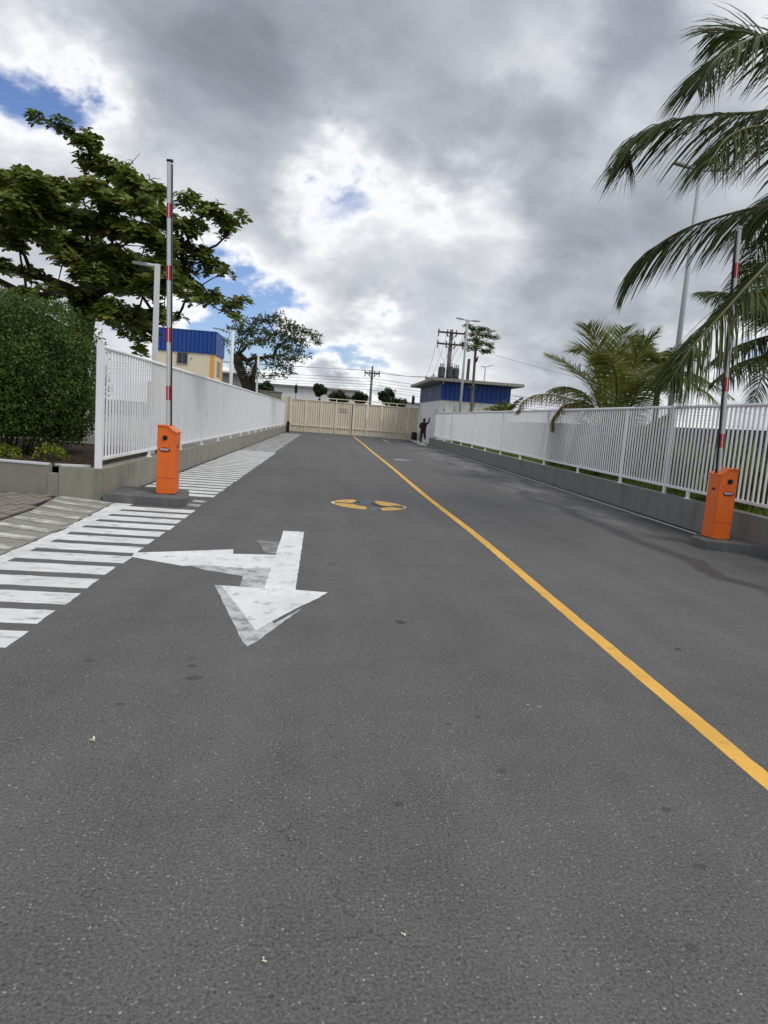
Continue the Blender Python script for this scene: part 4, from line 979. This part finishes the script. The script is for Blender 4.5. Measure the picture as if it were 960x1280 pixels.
for lab, u, Y, s_ in (('dark green bush under the young palm behind the right railing', 775, 17.4, .75), ('dark green bush behind the railing left of the right barrier boom', 830, 19.5, .9), ('dark green bush beside the young palm, nearer the gate', 715, 21, .7), ('dark bush low behind the railing right of the boom', 935, 16.5, .8)):
    p = at(u, 570, Y); p.x = max(p.x, RX(Y)+.95); p.z = .46; t = thing('bush', lab, 'bush', p); b = MB(); c = MB()
    for k in range(1700):
        d = rnd_dir()*R.random()**.3; d.z = abs(d.z); q = p+Vector((d.x*s_, d.y*s_, d.z*s_*1.1)); leaf(b, q, rnd_dir(), rnd_dir(), R.uniform(.08,.14), .03, 1)
    for k in range(14):
        d = rnd_dir(); d.z = abs(d.z); c.tube([p, p+Vector((d.x*s_*.8, d.y*s_*.8, d.z*s_))], [.012,.005], 5)
    b.build('foliage', 'leaf_hedge', t); c.build('stem', 'twig', t)

# ---------------------------------------------------------------- person at the end of the right wall
def skin_mesh(name, joints, edges, m, sub=2, parent=None):
    me = bpy.data.meshes.new(name); me.from_pydata([j[0] for j in joints], edges, [])
    o = bpy.data.objects.new(name, me); COL.objects.link(o)
    md = o.modifiers.new('skin', 'SKIN'); md.use_smooth_shade = True
    for sv, j in zip(me.skin_vertices[0].data, joints): sv.radius = (j[1], j[2] if len(j) > 2 else j[1])
    me.skin_vertices[0].data[0].use_root = True
    s_ = o.modifiers.new('sub', 'SUBSURF'); s_.levels = sub; s_.render_levels = sub
    dg = bpy.context.evaluated_depsgraph_get(); me2 = bpy.data.meshes.new_from_object(o.evaluated_get(dg)); 
    bpy.data.objects.remove(o); me2.name = name; return me2
PX, PY = 6.42, 47.5
J = [((0,0,.95),.15,.11),((0,0,1.12),.14,.1),((.01,0,1.32),.165,.11),((.02,0,1.46),.1,.08),((.02,-.01,1.53),.055,.055),((.02,-.03,1.62),.085,.095),((.02,-.03,1.72),.075,.085),
     ((-.18,0,1.42),.06,.06),((-.27,-.02,1.18),.05,.05),((-.14,-.12,1.02),.035,.035),((-.1,-.15,.99),.03,.03),       # left arm, hand at the hip
     ((.2,0,1.42),.06,.06),((.33,.02,1.5),.05,.05),((.36,.0,1.74),.036,.036),((.365,-.01,1.80),.03,.03),        # right arm raised
     ((-.09,0,.86),.085,.09),((-.1,-.02,.48),.06,.065),((-.11,.02,.1),.042,.045),((-.12,-.12,.045),.04,.035),
     ((.1,0,.86),.085,.09),((.12,-.16,.52),.06,.065),((.2,.12,.4),.042,.045),((.22,.06,.32),.04,.035)]
Ed = [(0,1),(1,2),(2,3),(3,4),(4,5),(5,6),(2,7),(7,8),(8,9),(9,10),(2,11),(11,12),(12,13),(13,14),(0,15),(15,16),(16,17),(17,18),(0,19),(19,20),(20,21),(21,22)]
joints = [((PX+j[0][0], PY+j[0][1], j[0][2]), *[r_*1.3 for r_ in j[1:]]) for j in J]
# five fingers on each hand
def fingers(i, dirv, acr):
    base = Vector(joints[i][0]); dirv = Vector(dirv).normalized(); acr = Vector(acr).normalized()
    for k, l in enumerate((.07,.08,.075,.06)):
        p = base+dirv*.045+acr*(.016*(k-1.5)); joints.append((tuple(p), .008)); a = len(joints)-1; Ed.append((i, a))
        joints.append((tuple(p+dirv*l*.6), .0075)); Ed.append((a, a+1)); joints.append((tuple(p+dirv*l+Vector((0,-.015,0))), .006)); Ed.append((a+1, a+2))
    p = base+acr*-.04+dirv*.01; joints.append((tuple(p), .009)); a = len(joints)-1; Ed.append((i, a)); joints.append((tuple(p+dirv*.04-acr*.012), .007)); Ed.append((a, a+1))
fingers(10, (.5,-.3,-.6), (.3,.9,0)); fingers(14, (.1,-.1,1), (0,1,0))
me = skin_mesh('body', joints, Ed, 'skin')
for k in ('skin','shirt','trousers','shoe','hair'): me.materials.append(MATS[k])
for f in me.polygons:
    c = f.center; z = c.z; dx = c.x-PX; f.material_index = 0
    if z < .1 or (dx > .12 and c.y > PY-.02 and z < .385 and z > .2): f.material_index = 3
    elif z < .97 and not (dx < -.08 and c.y < PY-.11 and z > .9): f.material_index = 2
    elif z < 1.5 and not (c.y < PY-.12 and dx < -.05): f.material_index = 1
    elif dx > .25 and z < 1.74: f.material_index = 1
pr = thing('person', 'person in dark maroon clothes standing by the guardhouse with one arm raised', 'person', (PX, PY, 0))
body = obj('body', me, pr)
bm = bmesh.new(); bmesh.ops.create_icosphere(bm, subdivisions=3, radius=1)
for v in list(bm.verts):
    if v.co.z < -.1 and v.co.y < .2: bm.verts.remove(v)
for v in bm.verts: v.co = Vector((PX+.02+v.co.x*.092, PY-.015+v.co.y*.1, 1.69+v.co.z*.1))
me = bpy.data.meshes.new('hair'); bm.to_mesh(me); bm.free(); me.materials.append(MATS['hair']); obj('hair', me, body)
for sx in (-.035,.035):
    b = MB(); b.tube([(PX+.02+sx,PY-.112,1.66),(PX+.02+sx,PY-.125,1.66)], .012, 8); b.build('eye', 'pole_white', body)
b = MB(); b.tube([(PX+.02,PY-.115,1.66),(PX+.02,PY-.14,1.625),(PX+.02,PY-.12,1.615)], [.01,.016,.012], 8); b.build('nose', 'skin', body, True)
b = MB(); b.box(PX-.01, PX+.05, PY-.122, PY-.112, 1.575, 1.587); b.build('mouth', 'shirt', body)
for sx in (-.09,.09):
    b = MB(); b.tube([(PX+.02+sx,PY-.03,1.62),(PX+.02+sx*1.1,PY-.02,1.65),(PX+.02+sx,PY-.03,1.68)], [.012,.02,.012], 8); b.build('ear', 'skin', body, True)

# ---------------------------------------------------------------- litter on the asphalt
b = MB(); p = G(117, 927)
for k in range(6):
    a = k*1.1; leaf(b, p+Vector((R.uniform(-.01,.01),R.uniform(-.01,.01),.008)), Vector((math.cos(a), math.sin(a), R.uniform(.1,.5))).normalized(), Vector((0,0,1)), R.uniform(.014,.024), .005, 1)
tag(b.build('fallen_flower', 'petal'), 'tiny pale flower lying on the asphalt at lower left', 'flower')
for k, (u, v) in enumerate(((848,812),(331,1202),(660,882),(674,884),(507,1168),(848,655))):
    p = G(u, v); b = MB()
    for j in range(3): leaf(b, p+Vector((R.uniform(-.008,.008),R.uniform(-.008,.008),.006)), Vector((R.uniform(-1,1),R.uniform(-1,1),.15)).normalized(), Vector((0,0,1)), R.uniform(.02,.03) if k in (0,5) else .009, .008 if k in (0,5) else .003, 2)
    tag(b.build('litter_scrap', 'leaf_litter' if k in (0,5) else 'petal'), ['dark curled leaf scrap lying right of the yellow line', 'tiny tan chip on the asphalt near the bottom, left of centre', 'tiny pale chip on asphalt left of the yellow line', 'tiny pale scrap beside another, left of the yellow line', 'tiny white fleck on the asphalt near the bottom centre', 'small dark leaf scrap in the right lane near the barrier'][k], 'litter')
